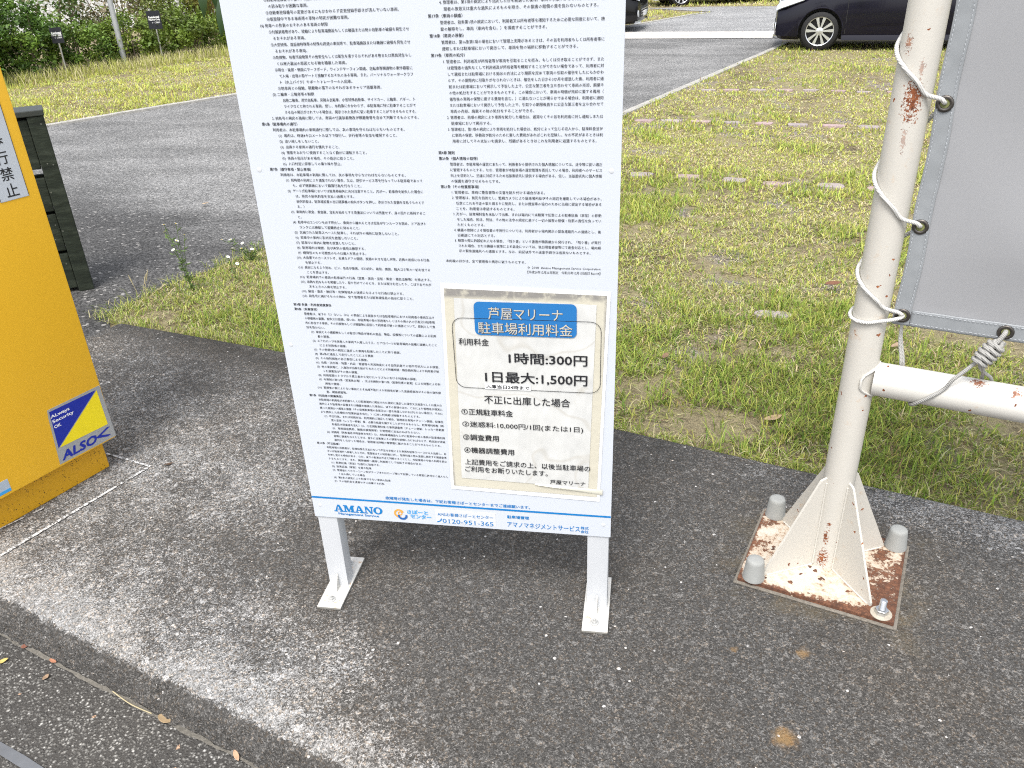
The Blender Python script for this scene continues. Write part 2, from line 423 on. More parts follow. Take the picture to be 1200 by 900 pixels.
# ---- the raised concrete apron with its broken, rounded kerb edge
def build_apron():
    us = list(np.arange(-3.2, -2.3, 0.05)) + list(np.arange(-2.3, 1.3, 0.008)) + list(np.arange(1.3, 6.01, 0.1))
    prof = [(-0.052, -0.115), (-0.047, -0.10), (-0.043, -0.085), (-0.039, -0.07), (-0.036, -0.055), (-0.033, -0.043), (-0.028, -0.032),
            (-0.02, -0.021), (-0.011, -0.012), (0.0, -0.006), (0.012, -0.002), (0.028, 0.0), (0.05, 0.0), (0.09, 0), (0.15, 0), (0.25, 0), (0.45, 0), (0.8, 0), (1.15, 0)]
    vs, fs = [], []
    for u in us:
        far = interp(u, [(-3.21, 2.150), (-2.31, 2.222), (-0.84, 2.226), (1.36, 2.25), (6, 2.3)])
        fp = [(far-0.02, 0.0), (far-0.006, -0.004), (far+0.004+0.006*noise.noise((u*9, 3, 1)), -0.016), (far+0.006, -0.2)]
        row = [(V_KERB + a, z) for a, z in prof] + fp
        for i, (v, z) in enumerate(row):
            x, y = xy(u, v)
            if 1 <= i <= 13:
                d = 0.012*noise.noise((x*11, y*11, z*11)) + 0.009*noise.noise((x*38, y*38, z*38)) + 0.007*noise.noise((x*95, y*95, z*95))
                k = 1.0 if i < 12 else 0.3
                v += -d*k; z += d*0.8*k*(1.0 if 5 <= i <= 11 else 0.3)
            if i <= 10: v += 0.012*noise.noise((u*2.2, 7, 0))
            x, y = xy(u, v); vs.append((x, y, z))
    n = len(prof) + 4
    for i in range(len(us)-1):
        for k in range(n-1):
            a = i*n+k; fs.append((a, a+n, a+n+1, a+1))
    b = len(vs)                                             # the left end face
    for k in range(n):
        vs.append((vs[k][0], vs[k][1], -0.2))
    for k in range(n-1): fs.append((k, k+1, b+k+1, b+k))
    me = mesh_from('apron', vs, fs, True); me.set_sharp_from_angle(angle=R(55))
    struct('concrete_apron', me, mat_apron())
build_apron()

# ---- the low road in front of the kerb
road = mat_pebble_road()
quad('road', [xy(-40, -30), xy(40, -30), xy(40, 0.80), xy(-3.2, 0.80), xy(-40, 0.80)], -0.10, road)
def wobble_strip(name, u0, u1, vc, wd, z, mat, amp=0.006, n=160, wvar=0.6):
    vs, fs = [], []
    for i in range(n+1):
        u = u0 + (u1-u0)*i/n
        c = vc + amp*noise.noise((u*5, 2.2, vc)) + amp*0.5*noise.noise((u*23, 5, vc))
        h = wd/2*(1 + wvar*noise.noise((u*14, 9, vc)) + wvar*0.6*noise.noise((u*50, 4, vc)))
        for s in (-1, 1):
            x, y = xy(u, c+s*h); vs.append((x, y, z))
    for i in range(n): fs.append((2*i, 2*i+2, 2*i+3, 2*i+1))
    return struct(name, mesh_from(name, vs, fs), mat)
wobble_strip('gutter_silt', -3.1, 1.5, 0.738, 0.009, -0.0955, mat_pale('silt', (0.17, 0.158, 0.135), 260), 0.008, 320, 0.9)
wobble_strip('road_line', -3.4, 1.5, 0.518, 0.022, -0.096, simple('tar_seal', (0.12, 0.128, 0.14), 0.6, var=0.25, vscale=25), 0.002, 80, 0.15)

# ---- paint line round the yellow machine
def paint_mat():
    m = NT('worn_white_paint')
    g = m.math('ADD', m.math('MULTIPLY', m.sep(m.voro(230))[0], 0.5), m.math('MULTIPLY', m.noise(24, 5), 0.5))
    m.color(m.ramp(g, [(0.30, (0.09, 0.088, 0.085)), (0.42, (0.36, 0.355, 0.345)), (0.62, (0.62, 0.62, 0.61))])); m.set(0.8, spec=0.2); m.bump(g, 0.4, 0.003)
    return m.mat
pm = paint_mat()
def paint_line(a, b, wd, seed, gaps=()):
    a = Vector((*a, 0)); b = Vector((*b, 0)); d = (b-a); L = d.length; d.normalize(); nrm = Vector((-d.y, d.x, 0))
    vs, fs = [], []; n = 90
    for i in range(n+1):
        t = i/n; p = a + d*L*t
        h0 = wd/2*(1+0.5*noise.noise((t*30, seed, 1))+0.4*noise.noise((t*80, seed, 6))); h1 = wd/2*(1+0.5*noise.noise((t*30, seed, 3))+0.4*noise.noise((t*80, seed, 9)))
        for gq in gaps:
            if abs(t-gq[0]) < gq[1]: h0 = h1 = wd*0.06
        vs += [p - nrm*h0 + Vector((0, 0, 0.0035)), p + nrm*h1 + Vector((0, 0, 0.0035))]
    for i in range(n): fs.append((2*i, 2*i+2, 2*i+3, 2*i+1))
    struct('paint_line', mesh_from('paint_line', vs, fs), pm)
paint_line((-1.551, 1.978), (-1.748, 2.036), 0.008, 1, ((0.45, 0.04),))
paint_line((-1.557, 1.970), (-1.735, 1.516), 0.0105, 2, ((0.16, 0.02), (0.22, 0.015)))
paint_line((-1.757, 1.733), (-1.824, 1.622), 0.006, 3, ((0.35, 0.1),))

# ---- pink concrete stones that mark the bays, each let into the lawn
stone_m = [mat_pale('pink_stone', (0.40, 0.30, 0.29), 180), mat_pale('grey_pink_stone', (0.36, 0.31, 0.30), 180)]
stones = [(0.305, 6.302), (0.632, 6.209), (0.926, 6.119), (1.292, 6.06), (1.60, 5.98), (-0.05, 6.36),
          (-0.06, 8.519), (0.2, 8.512), (0.489, 8.46), (0.787, 8.408), (1.079, 8.358), (1.382, 8.268), (1.697, 8.22), (2.0, 8.16), (2.3, 8.1),
          (0.662, 10.375), (0.926, 10.356), (1.226, 10.335), (1.52, 10.31), (1.813, 10.293), (2.1, 10.2), (2.36, 10.134), (2.68, 10.09), (0.58, 3.501)]
stone_spots = []
for i, (x, y) in enumerate(stones):
    mb = MB(); L = random.uniform(0.15, 0.20); Wd = random.uniform(0.10, 0.125)
    if i == len(stones)-1: L, Wd = 0.16, 0.08
    X = Matrix.Translation((x, y, gh(x, y))) @ Matrix.Rotation(R(-10 + random.uniform(-6, 6)), 4, 'Z')
    ol = rrect(-L/2, -Wd/2, L/2, Wd/2, 0.035, 5)
    ol = [(p[0]*(1+0.22*noise.noise((p[0]*14+i*3, p[1]*14, 1))), p[1]*(1+0.30*noise.noise((p[0]*14+i*3, p[1]*14, 7)))) for p in ol]
    mb.prism(ol, 0.06, X @ Matrix.Translation((0, 0, -0.052 + random.uniform(0, .004))))
    o = mb.build('paving_stone', stone_m[i % 2])
    stone_spots.append((x, y, L, Wd))
    if i < 6: lab = 'pinkish paving stone in the lawn row nearest the signboard'
    elif i < 15: lab = 'pinkish paving stone in the middle row across the lawn'
    elif i < 23: lab = 'pinkish paving stone in the far row near the navy minivan'
    else: lab = 'lone greyish paving stone showing in a bare patch of lawn near the white post'
    tag(o, lab, 'paving stone', 'paving stones let into the lawn' if i < 23 else None)

# ================================================================== NOTICE BOARD
white_enamel = simple('white_enamel', (0.555, 0.585, 0.63), 0.32, var=0.025, vscale=2.0)
white_paint = simple('white_gloss_paint', (0.60, 0.615, 0.63), 0.38, var=0.05, vscale=9)
ink = simple('black_ink', (0.012, 0.012, 0.015), 0.6, var=0)
blue_ink = simple('blue_ink', (0.005, 0.175, 0.46), 0.45, var=0)
PY = 1.503                                           # front of the sign panel
LEFT_Z = [(-6, 1.4005), (-3, 1.3688), (0, 1.3375), (16, 1.1661), (24, 1.0807), (36, .9542), (40, .9112), (49, .8163), (51, .796), (72, .5758), (84, .4487), (94, .3435)]

class TextSheet:
    """flat printed text on a plane: origin o, unit axes ex (reading direction), ey (up)"""
    def __init__(self, o, ex, ey, lift):
        self.o = Vector(o); self.ex = Vector(ex).normalized(); self.ey = Vector(ey).normalized()
        self.n = self.ex.cross(self.ey); self.lift = lift; self.v = []; self.f = []
    def line(self, s, x, y, em, width=None, height=None, bold=0.0, shear=0.0, res=2, spacing=1.0):
        """x = left end, y = middle of the characters"""
        cu = bpy.data.curves.new('t', 'FONT'); cu.body = s; cu.size = 1; cu.resolution_u = res; cu.offset = min(bold, 0); cu.shear = shear; cu.space_character = spacing
        ob = bpy.data.objects.new('t', cu); COL.objects.link(ob)
        dg = bpy.context.evaluated_depsgraph_get(); me = bpy.data.meshes.new_from_object(ob.evaluated_get(dg))
        co = np.empty(len(me.vertices)*3); me.vertices.foreach_get('co', co); co = co.reshape(-1, 3)
        fs = [tuple(p.vertices) for p in me.polygons]
        bpy.data.objects.remove(ob); bpy.data.meshes.remove(me); bpy.data.curves.remove(cu)
        if not len(co): return
        if bold > 0:                                     # heavier type: overprint, slightly shifted
            parts = []; fs0 = list(fs); n0 = len(co)
            sh_ = ((-1, 0), (1, 0)) if bold < 0.01 else ((-1, -.6), (1, .6), (-.4, .8), (.4, -.8))
            for q, (dx, dy) in enumerate(sh_):
                c_ = co.copy(); c_[:, 0] += dx*bold*0.8; c_[:, 1] += dy*bold*0.8; c_[:, 2] = q*1.5e-5; parts.append(c_)
            co = np.concatenate(parts); fs = [tuple(i+q*n0 for i in f) for q in range(len(sh_)) for f in fs0]
        x0, x1 = co[:, 0].min(), co[:, 0].max()
        sx = (width/(x1-x0)) if width else em
        if height:
            y0, y1 = co[:, 1].min(), co[:, 1].max(); sy = height/(y1-y0); yc = (y0+y1)/2
        else:
            sy = em; yc = 0.33
        b = len(self.v)
        for p in co:
            self.v.append(self.o + self.ex*(x + (p[0]-x0)*sx) + self.ey*(y + (p[1]-yc)*sy) + self.n*(self.lift + p[2]))
        self.f += [tuple(i+b for i in f) for f in fs]
    def poly(self, pts, lift=0.0):
        b = len(self.v)
        for p in pts: self.v.append(self.o + self.ex*p[0] + self.ey*p[1] + self.n*(self.lift+lift))
        self.f.append(tuple(range(b, b+len(pts))))
    def band(self, pts, wd, closed=False):
        n = len(pts); b = len(self.v)
        for i in range(n):
            p0 = Vector(pts[i-1] if (i or closed) else pts[i]); p1 = Vector(pts[(i+1) % n] if (i < n-1 or closed) else pts[i])
            t = (p1-p0).normalized(); q = Vector((-t.y, t.x))*wd/2
            for s in (1, -1):
                c = Vector(pts[i]) + q*s; self.v.append(self.o + self.ex*c.x + self.ey*c.y + self.n*self.lift)
        for i in range(n if closed else n-1):
            j = (i+1) % n; self.f.append((b+2*i, b+2*i+1, b+2*j+1, b+2*j))
    def build(self, name, mat, parent):
        me = bpy.data.meshes.new(name); me.from_pydata([tuple(p) for p in self.v], [], self.f)
        return link_mesh(name, me, mat, parent)

def foot_paint():
    m = NT('foot_paint')
    z = m.sep()[2]; n = m.noise(45, 5, 0.65); n2 = m.noise(160, 3)
    c = m.mix(n, (0.50, 0.49, 0.455), (0.60, 0.59, 0.56))
    c = m.mix(m.math('MULTIPLY', m.maprange(m.math('ADD', n, m.math('MULTIPLY', n2, 0.3)), 0.74, 0.84), 0.7), c, (0.42, 0.27, 0.14))
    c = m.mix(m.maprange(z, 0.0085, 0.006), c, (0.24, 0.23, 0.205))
    m.color(c); m.set(0.5, spec=0.4); m.bump(n, 0.2, 0.003); return m.mat
foot_mat = foot_paint()
sign = thing('notice_board', (-0.409, 1.55, 0), 'white parking terms board on two white legs, covered in small print', 'sign board')
mb = MB(); mb.box((-0.770, PY, 0.233), (-0.049, PY+0.003, 1.74), bev=0.0006)
panel = mb.build('panel', white_enamel, sign)
for x0 in (-0.766, -0.103):
    x1 = x0 + 0.050
    mb = MB(); mb.box((x0, PY+0.0042, 0.006), (x1, PY+0.045, 1.72), bev=0.003)
    leg = mb.build('leg', white_paint, sign, True)
    cx = (x0+x1)/2
    mb = MB(); mb.box((cx-0.031, 1.428, 0.001), (cx+0.031, 1.620, 0.009), bev=0.0015)
    xw = frame((cx, 1.5055, 0.009), (0, -1, 0), (0, 0, 1))
    mb.prism([(0.0005, 0.0), (0.022, 0.0), (0.022, 0.006), (0.0005, 0.042)], 0.004, xw @ Matrix.Translation((0, 0, -0.002)))
    mb.build('base_plate', foot_mat, leg)
    for yb in (1.455, 1.592):
        mb = MB(); X = Matrix.Translation((cx-0.002, yb, 0.0092))
        mb.lathe([(0.0105, 0), (0.0105, 0.0018), (0.0098, 0.0022)], 20, X)
        mb.lathe([(0.0065, 0.0022), (0.0065, 0.0068), (0.0058, 0.0075)], 6, X)
        mb.lathe([(0.0034, 0.0075), (0.0034, 0.0135), (0.0026, 0.0142)], 12, X)
        mb.build('anchor_bolt', simple('bolt_white', (0.40, 0.40, 0.385), 0.4, var=0.1), leg, True)
for x, z in ((-0.752, 1.08), (-0.752, 0.70), (-0.066, 1.08), (-0.752, 0.268), (-0.066, 0.268), (-0.752, 1.46), (-0.066, 1.46)):
    mb = MB(); mb.lathe([(0.0048, 0), (0.0046, 0.0003), (0.003, 0.0007), (0.0008, 0.0008)], 16, frame((x, PY-0.0002, z), (1, 0, 0), (0, 0, 1)))
    mb.build('screw', white_paint, panel, True)

# ---- the small print, two columns
XH, XB, XN, XT, XC, XU = -.7295, -.7095, -.700, -.6875, -.6855, -.679
LCOL = [
(-6, XC, '①積載物がはみ出しており、駐車場内の他の車両又は設備と接触するおそれのある車両その他、', 1), (-5, XU, '管理者が不適当と認めた車両。', 0),
(-4, XC, '②自動車登録番号の覆い、汚損、又はその他の原因により、自動車登録番号標の全部又は一部', 1), (-3, XU, 'の読み取りが困難な車両。', 0),
(-2, XC, '③自動車登録番号の変更があるにもかかわらず変更登録手続きが済んでいない車両。', 0),
(-1, XC, '④仮登録中である車両等の車体の特定が困難な車両。', 0),
(0, XN, '(4) 他車への危害のおそれのある車両の制限', 0),
(1, XC, '①付属装着物があり、接触により駐車場施設もしくは機器または他の自動車の破損を発生させ', 1), (2, XU, 'るおそれがある車両。', 0),
(3, XC, '②大型特殊、建設用特殊等の特殊な用途の車両等で、駐車場施設または機器に破損を発生させ', 1), (4, XU, 'るおそれがある車両。', 0),
(5, XC, '③危険物、有害汚染物質その他安全もしくは衛生を害するおそれがある物または悪臭発生もし', 1), (6, XU, 'くは液汁漏出の原因となる物を積載した車両。', 0),
(7, XC, '④荷台・後部・側面にサーフボード、ウィンドサーフィン関連、自転車等関連物の車外積載に', 1), (8, XU, 'て入場・出場の際ゲートと接触するおそれのある車両。また、パーソナルウォータークラフ', 1), (9, XU, 'ト（水上バイク）やボートトレーラーの入出庫。', 0),
(10, XC, '⑤他車両との接触、積載物の落下のおそれがあるキャリア搭載車両。', 0),
(11, -.698, '(5) 二輪車・三輪車等の制限', 0),
(12, XU, '自動二輪車、原付自転車、足踏み自転車、小型特殊自動車、サイドカー、三輪車、バギー、ト', 1), (13, XU, 'ライクなどと称される車両。但し、本約款にかかわらず、本駐車場に特に駐車することがで', 1), (14, XU, 'きる旨の掲示がされている場合は、掲示された条件に従い駐車することができるものとする。', 1),
(15, -.707, '2. 前各号の規定の適用に際しては、車両の付属装着物及び積載物等を含めて判断するものとする。', 0),
(16, XH, '第6条（駐車場内の通行）', 0), (17, XB, '利用者は、本駐車場内の車両通行に際しては、次の事項を守らねばならないものとする。', 0),
(18, XN, '(1)  場内は、時速8キロメートル以下で徐行し、歩行者等の安全を確保すること。', 0), (19, XN, '(2)  追い越しをしないこと。', 0), (20, XN, '(3)  出庫する車両の通行を優先すること。', 0),
(21, XN, '(4)  警笛をみだりに使用することなく静かに運転すること。', 0), (22, XN, '(5)  係員の指示がある場合、その指示に従うこと。', 0), (23, XN, '(6)  入口付近に停車しての乗り降り禁止。', 0),
(24, XH, '第7条（遵守事項・禁止事項）', 0), (25, XB, '利用者は、本駐車場の利用に際しては、次の事項を守らなければならないものとする。', 0),
(26, XN, '(1)  短時間の利用により課金されない場合、又は、割引サービス等を行なっている駐車場であって', 1), (27, XT, 'も、必ず精算機において精算行為を行なうこと。', 0),
(28, XN, '(2)  ゲート式駐車場においては駐車券紛失に充分注意すること。万が一、駐車券を紛失した場合に', 1), (29, -.685, 'は、所定の紛失料金を支払い出庫とする。', 0), (30, -.685, '紛失料金は、駐車場設置の出口精算機の紛失ボタンを押し、表示された金額を支払うものとす', 1), (31, -.685, 'る。）', 0),
(32, XN, '(3)  車両内に現金、貴金属、宝石を始めとする貴重品については残置せず、身の回りに所持するこ', 1), (33, XT, 'と。', 0),
(34, XN, '(4)  駐車中はエンジンを必ず停止し、車両から離れるときは窓及びサンルーフを閉め、ドア及びト', 1), (35, XT, 'ランクには施錠して盗難防止に努めること。', 0),
(36, XN, '(5)  区画された駐車スペースに駐車し、それ以外の場所に駐車しないこと。', 0), (37, XN, '(6)  駐車中の車内に乳幼児を放置しないこと。', 0), (38, XN, '(7)  駐車中の車内に動物を放置しないこと。', 0),
(39, XN, '(8)  駐車場内は喫煙、及び火気の使用は厳禁する。', 0), (40, XN, '(9)  爆発性のもの可燃性のものは搬入を禁止する。', 0),
(41, -.7045, '(10)  大音響でのカーステレオ、乱暴なドアの開閉、夜間の大きな話し声等、近隣の迷惑になる行為', 1), (42, XT, 'を禁止する。', 0),
(43, -.7045, '(11)  風紀になるよう努め、ビン、缶及び紙屑、ボロ切れ、吸殻、雑誌、粗大ゴミ等の一切を捨てる', 1), (44, XT, 'ことを禁止する。', 0),
(45, -.7045, '(12)  駐車場内での車両の駐車以外の行為（営業・演説・宣伝・集会・署名活動等）を禁止する。', 0),
(46, -.7045, '(13)  装飾を的なものを掲載したり、取り付けているとき、または液汁を出したり、こぼすおそれが', 1), (47, XT, 'あるときの入庫を禁止する。', 0),
(48, -.706, '(14)  騒音・暴走・無灯等・危険等他人の迷惑になるような行為は禁止する。', 0), (49, -.706, '(15)  前各号に掲げるものの他は、全て管理者または駐車場係員の指示に従うこと。', 0),
(51, XH, '第3章 免責・利用者賠償責任', 0), (52, XH, '第8条（免責事項）', 0),
(53, XB, '管理者は、以下の（1）ないし（10）の事由による損害または当駐車場内における利用者の車両又はそ', 1), (54, XB, 'の積載物の盗難、紛失又は毀損、或いは、本駐車場の他の利用者もしくはその他の人の行為又は駐車場', 1), (55, XB, '内に存在する車両、その付属物もしくは積載物に起因して利用者が被った損害について、原則として責', 1), (56, XB, '任を負わない。', 0),
(57, XN, '(1)  車両とその積載物もしくは取付け物及び車内の金品、物品、設備等についての盗難による利用', 1), (58, XT, '者の損害。', 0), (59, XN, '(2)  エアロパーツを装着した車両で入庫したうえ、エアロパーツが駐車場内の設備に接触したこと', 1), (60, -.6855, 'による利用者の損害。', 0),
(61, XN, '(3)  その他第5条の規定に違反した車両を駐車したことに伴う損害。', 0), (62, XN, '(4)  第6条に違反して走行したことによる損害', 0), (63, XN, '(5)  その他利用者の自己責任による損害。', 0), (64, XN, '(6)  台風・洪水等・地震・火災・落雷等の天災地変による自然災害その他不可抗力による損害。', 0),
(65, XN, '(7)  他の車両等に、入庫及び出庫を妨げられたことによる待機時間・機会損失等により利用者が被', 1), (66, XT, 'った損害及びその他の損害。', 0), (67, XN, '(8)  利用者間のトラブルや第三者から受けたトラブルにおける利用者の損害。', 0),
(68, XN, '(9)  本規則の第12条（営業休止等）、又は本規則の第13条（駐車位置の変更）による措置による利', 1), (69, XT, '用者の損害。', 0), (70, -.7065, '(10)  管理者の責によらない事由による出庫不能により利用者が被った直接損害及びその他の逸失損', 1), (71, XT, '害、間接損害等。', 0),
(72, XH, '第9条（利用者の賠償責任）', 0), (73, XB, '本駐車場の利用者が本約款もしくは駐車場内に掲出された規定に違反した場合又は故意もしくは重大な', 1), (74, XB, '過失により駐車場の設備または機器を破損した場合は、以下の事項のほか、これにより管理者が現実に', 1), (75, XB, '被った直接かつ通常の損害（その結果駐車場の全部又は一部を休業しなければならない場合は、それに', 1), (76, XB, 'より喪失した合理的な営業利益を含む。）に対し利用者は賠償するものとする。', 0),
(77, -.702, '(1)  不正行為、または利用方法、利用規約に違反した場合、管理者は車両のチェーン施錠、駐車位', 1), (78, XT, '置の変更（レッカー移動）等、必要な処置を講ずることができるものとし、駐車場利用者（所', 1), (79, XT, '有者及び同乗者を含む）は、①正規駐車料金 ②車両調査費（チェーン施錠、レッカー移動費', 1), (80, XT, '③、車両調査費用、機器点検費用等）を管理者に支払わねばならない。', 0),
(81, -.702, '(2)  利用者（所有者及び同乗者を含む）は、本駐車場施設ならびに駐車中の他の車両や駐車場利用', 1), (82, XT, '者等に損害を与えたときは、直ちに当事者にその損害を賠償しなければならず、時効及び消滅', 1), (83, XT, '裁判をしなかった場合は、管理者は所轄の警察署に届け出ることができるものとする。', 0),
(84, -.7315, '第10条（不正駐車）', 0), (85, XB, '本駐車場の利用者が、駐車料金を支払わないで不正な手段により車両を駐車スペースから入出庫し、あ', 1), (86, XB, 'るいは駐車場外へ移動したときは、管理者はその利用者に対し、駐車料金の他の金額に規定する損害金等', 1), (87, XB, 'を申し受ける場合がある。なお、以下の駐車は不正と判断することとし、本駐車場の今後の利用を禁止', 1), (88, XB, 'するものとする。また、関係機関へ連絡し刑事罰として告訴する場合がある。', 0),
(89, -.704, '(1)  駐車区画（車室）外通行に駐車する。', 0), (90, -.704, '(2)  駐車区画（車室）を跨る駐車', 0), (91, -.704, '(3)  管理者にてカラーコーン及びテープまたはロープ等にて封鎖している車室に許可なく進入もし', 1), (92, -.69, 'くは入庫している場合', 0), (93, -.704, '(4)  第5条の規定により駐車できない車両の駐車', 0), (94, -.704, '(5)  その他料金を清算せずに出庫する行為', 0)]
RH, RB, RN, RT = -.3887, -.3680, -.3672, -.3602
RCOL = [(-4, RN, '3. 管理者は、前項の規定により、車両を引き取ることを書面により請求することができる。この場', 1), (-3, RT, '合において車両を引取る者の費用とする。', 0),
(-2, RN, '4. 管理者は、第1項の規定により指定した日を経過した後は、車両の引取りがなされないときは、管', 1), (-1, RT, '理者の故意又は重大な過失によるものを除き、その損害の賠償の責を負わないものとする。', 0),
(0, RH, '第17条（車両の調査）', 0), (1, RB, '管理者は、前条第1項の規定において、利用者又は所有者等を確知するために必要な限度において、施', 1), (2, RB, '錠の解除をし、車両（車内を含む。）を調査することができる。', 0),
(3, RH, '第18条（車両の移動）', 0), (4, RB, '管理者は、第16条第1項の場合において管理上支障があるときは、その旨を利用者もしくは所有者等に', 1), (5, RB, '通知しまたは駐車場において掲示して、車両を他の場所に移動することができる。', 0),
(6, RH, '第19条（車両の処分）', 0), (7, RN, '1. 管理者は、利用者及び所有者等が車両を引取ることを拒み、もしくは引き取ることができず、また', 1), (8, RT, 'は管理者の過失なくして利用者及び所有者等を確知することができない場合であって、利用者に対', 1), (9, RT, 'して通知または駐車場における掲示の方法により期限を定めて車両の引取の催告をしたにもかかわ', 1), (10, RT, 'らず、その期限内に引取りがなされないときは、催告をした日から3か月を経過した後、利用者に通', 1), (11, RT, '知または駐車場において掲示して予告した上で、公正な第三者を立ち合わせて車両の売却、廃棄そ', 1), (12, RT, 'の他の処分をすることができるものとする。この場合において、車両の時価が売却に要する費用（', 1), (13, RT, '催告後の車両の保管に要する費用を含む。）に満たないことが明らかである場合は、利用者に通知', 1), (14, RT, 'または駐車場において掲示して予告した上で、引取りの期限後直ちに公正な第三者を立ち合わせて', 1), (15, RT, '車両の売却、廃棄その他の処分をすることができる。', 0),
(16, RN, '2. 管理者は、前項の規定により車両を処分した場合は、遅滞なくその旨を利用者に対し通知しまたは', 1), (17, RT, '駐車場において掲示する。', 0), (18, RN, '3. 管理者は、第1項の規定により車両を処分した場合は、処分によって生じる収入から、駐車料金並び', 1), (19, RT, 'に車両の保管、移動及び処分のために要した費用があればこれを控除し、なお不足があるときは利', 1), (20, RT, '用者に対してその支払いを請求し、残額があるときはこれを利用者に返還するものとする。', 0),
(22, RH, '第4章 雑則', 0), (23, RH, '第20条（個人情報の取得）', 0), (24, RB, '管理者は、本駐車場の運営にあたって、利用者から提供された個人情報については、法令等に従い適正', 1), (25, RB, 'に管理するものとする。なお、管理者が本駐車場の運営管理を委託している場合、利用者へのサービス', 1), (26, RB, '向上を目的とし、迅速に対応するため当該委託先に提供する場合がある。但し、当該委託先に個人情報', 1), (27, RB, 'の保護を遵守させるものとする。', 0),
(28, -.3893, '第21条（その他重要事項）', 0), (29, -.3685, '1. 管理者は、車両に警告書等の文書を貼り付ける場合がある。', 0), (30, -.3685, '2. 管理者は、防犯を目的とし、監視カメラにより駐車場内及びその周辺を撮影している場合があり、', 1), (31, -.3615, '任意にこれを不正の取り締まりに使用し、または捜査等の協力のために当局に提出する場合がある', 1), (32, -.3615, 'ことを、利用者は承諾するものとする。', 0),
(33, -.3685, '3. 万が一、駐車場料金を未払いで出庫、または場内にて未精算で任意による駐車区画（車室）の移動', 1), (34, -.3615, 'をした場合、民法、刑法、その他の法令の規定に基づく一切の損害の賠償・刑罰の責任を負ってい', 1), (35, -.3615, 'ただくものとする。', 0), (36, -.369, '4. 機器の故障による領収書の不発行については、利用者から場内掲示の緊急連絡先への連絡とし、後', 1), (37, -.362, '日郵送にての対応とする。', 0), (38, -.369, '5. 精算の際に釣銭切れになる場合、「残り書」という書面が精算機から発行され、「残り書」が発行', 1), (39, -.362, 'された場合、または機器の故障による返金については、後日現金書留等にて返金対応とし、場内掲', 1), (40, -.362, '示の緊急連絡先への連絡とする。なお、前記以外での返金手続きは出来ないものとする。', 0),
(42, -.390, '本約款のほかは、全て管理者の掲示に従うものとする。', 0)]
ts = TextSheet((0, PY, 0), (1, 0, 0), (0, 0, 1), 0.0007)
EM = 0.0066
def put(rows, zf, right):
    for k, x, s, full in rows:
        head = s.startswith('第')
        ts.line(s, x, zf(k), EM, width=(right - x) if full else None, bold=0.016 if head else 0.009, res=1)
    # unjustified lines are set a little tighter than the full ones
put(LCOL, lambda k: interp(k, LEFT_Z), -.4245)
put(RCOL, lambda k: 1.346 - .01061*k, -.0832)
ts.line('©  2008  Amano Management Service Corporation', -.2264, .8900, EM, width=.1433, bold=0.005, res=1)
ts.line('【平成20年12月26日制定　令和元年12月1日改訂 Rev.04】', -.2264, .8803, EM, width=.1433, bold=0.005, res=1)
ts.build('printed_terms', ink, panel)

# ---- blue footer: rule, maker's name, help line
tb = TextSheet((0, PY, 0), (1, 0, 0), (0, 0, 1), 0.0008)
tb.poly([(-.7697, .2895), (-.0493, .2895), (-.0493, .2945), (-.7697, .2945)])
tb.line('故障等が発生した場合は、下記お客様さぽーとセンターまでご連絡願います。', -.583, .3030, .0098, width=.3475, bold=0.02)
def slab(ch, x, y, w_, h):                            # heavy slab-serif capitals
    a, t, sf = 0.30*w_, 0.13*w_, 0.14*h
    P = lambda pts, l=0: tb.poly([(x+px*w_, y+py*h) for px, py in pts], l)
    s = sf/h
    if ch == 'A':
        P([(0.40, 1), (0.62, 1), (0.95, s), (0.68, s)]); P([(0.40, 1), (0.52, 1), (0.27, s), (0.12, s)], 2e-5)
        P([(0.22, .30), (0.74, .30), (0.70, .42), (0.27, .42)], 4e-5)
        P([(-.02, 0), (.40, 0), (.40, s), (-.02, s)], 6e-5); P([(.56, 0), (1.04, 0), (1.04, s), (.56, s)], 6e-5)
    if ch == 'M':
        P([(.10, s), (.22, s), (.22, 1), (.10, 1)]); P([(.70, s), (.92, s), (.92, 1), (.70, 1)])
        P([(.10, 1), (.33, 1), (.55, .22), (.44, .0)], 2e-5); P([(.72, 1), (.86, 1), (.50, .0), (.44, .0), (.44, .12)], 4e-5)
        P([(0, 0), (.33, 0), (.33, s), (0, s)], 6e-5); P([(.60, 0), (1.02, 0), (1.02, s), (.60, s)], 6e-5)
        P([(0, 1-s), (.2, 1-s), (.2, 1), (0, 1)], 8e-5); P([(.85, 1-s), (1.02, 1-s), (1.02, 1), (.85, 1)], 8e-5)
    if ch == 'N':
        P([(.13, s), (.25, s), (.25, 1), (.13, 1)]); P([(.76, 0), (.88, 0), (.88, 1-s), (.76, 1-s)])
        P([(.05, 1), (.34, 1), (.88, .0), (.70, .0)], 2e-5)
        P([(0, 0), (.38, 0), (.38, s), (0, s)], 6e-5); P([(.62, 1-s), (1.02, 1-s), (1.02, 1), (.62, 1)], 6e-5)
    if ch == 'O':
        n = 28; o = []; i_ = []
        for k in range(n):
            an = 2*math.pi*k/n; o.append((.5+.52*math.cos(an), .5+.52*math.sin(an))); i_.append((.5+.25*math.cos(an), .5+.37*math.sin(an)))
        for k in range(n):
            j = (k+1) % n; P([o[k], o[j], i_[j], i_[k]])
xx = -.7167
for ch, wd_ in (('A', .0235), ('M', .0285), ('A', .0235), ('N', .024), ('O', .0225)):
    slab(ch, xx, .2530, wd_*0.97, .0205); xx += wd_
tb.line('Management Service', -.7080, .2470, .009, width=.1025, bold=0.03)
tb.line('駐車場管理', -.2905, .2723, .0095, width=.052, bold=0.03)
tb.line('アマノマネジメントサービス', -.2910, .2510, .0165, width=.171, height=.0155, bold=0.012)
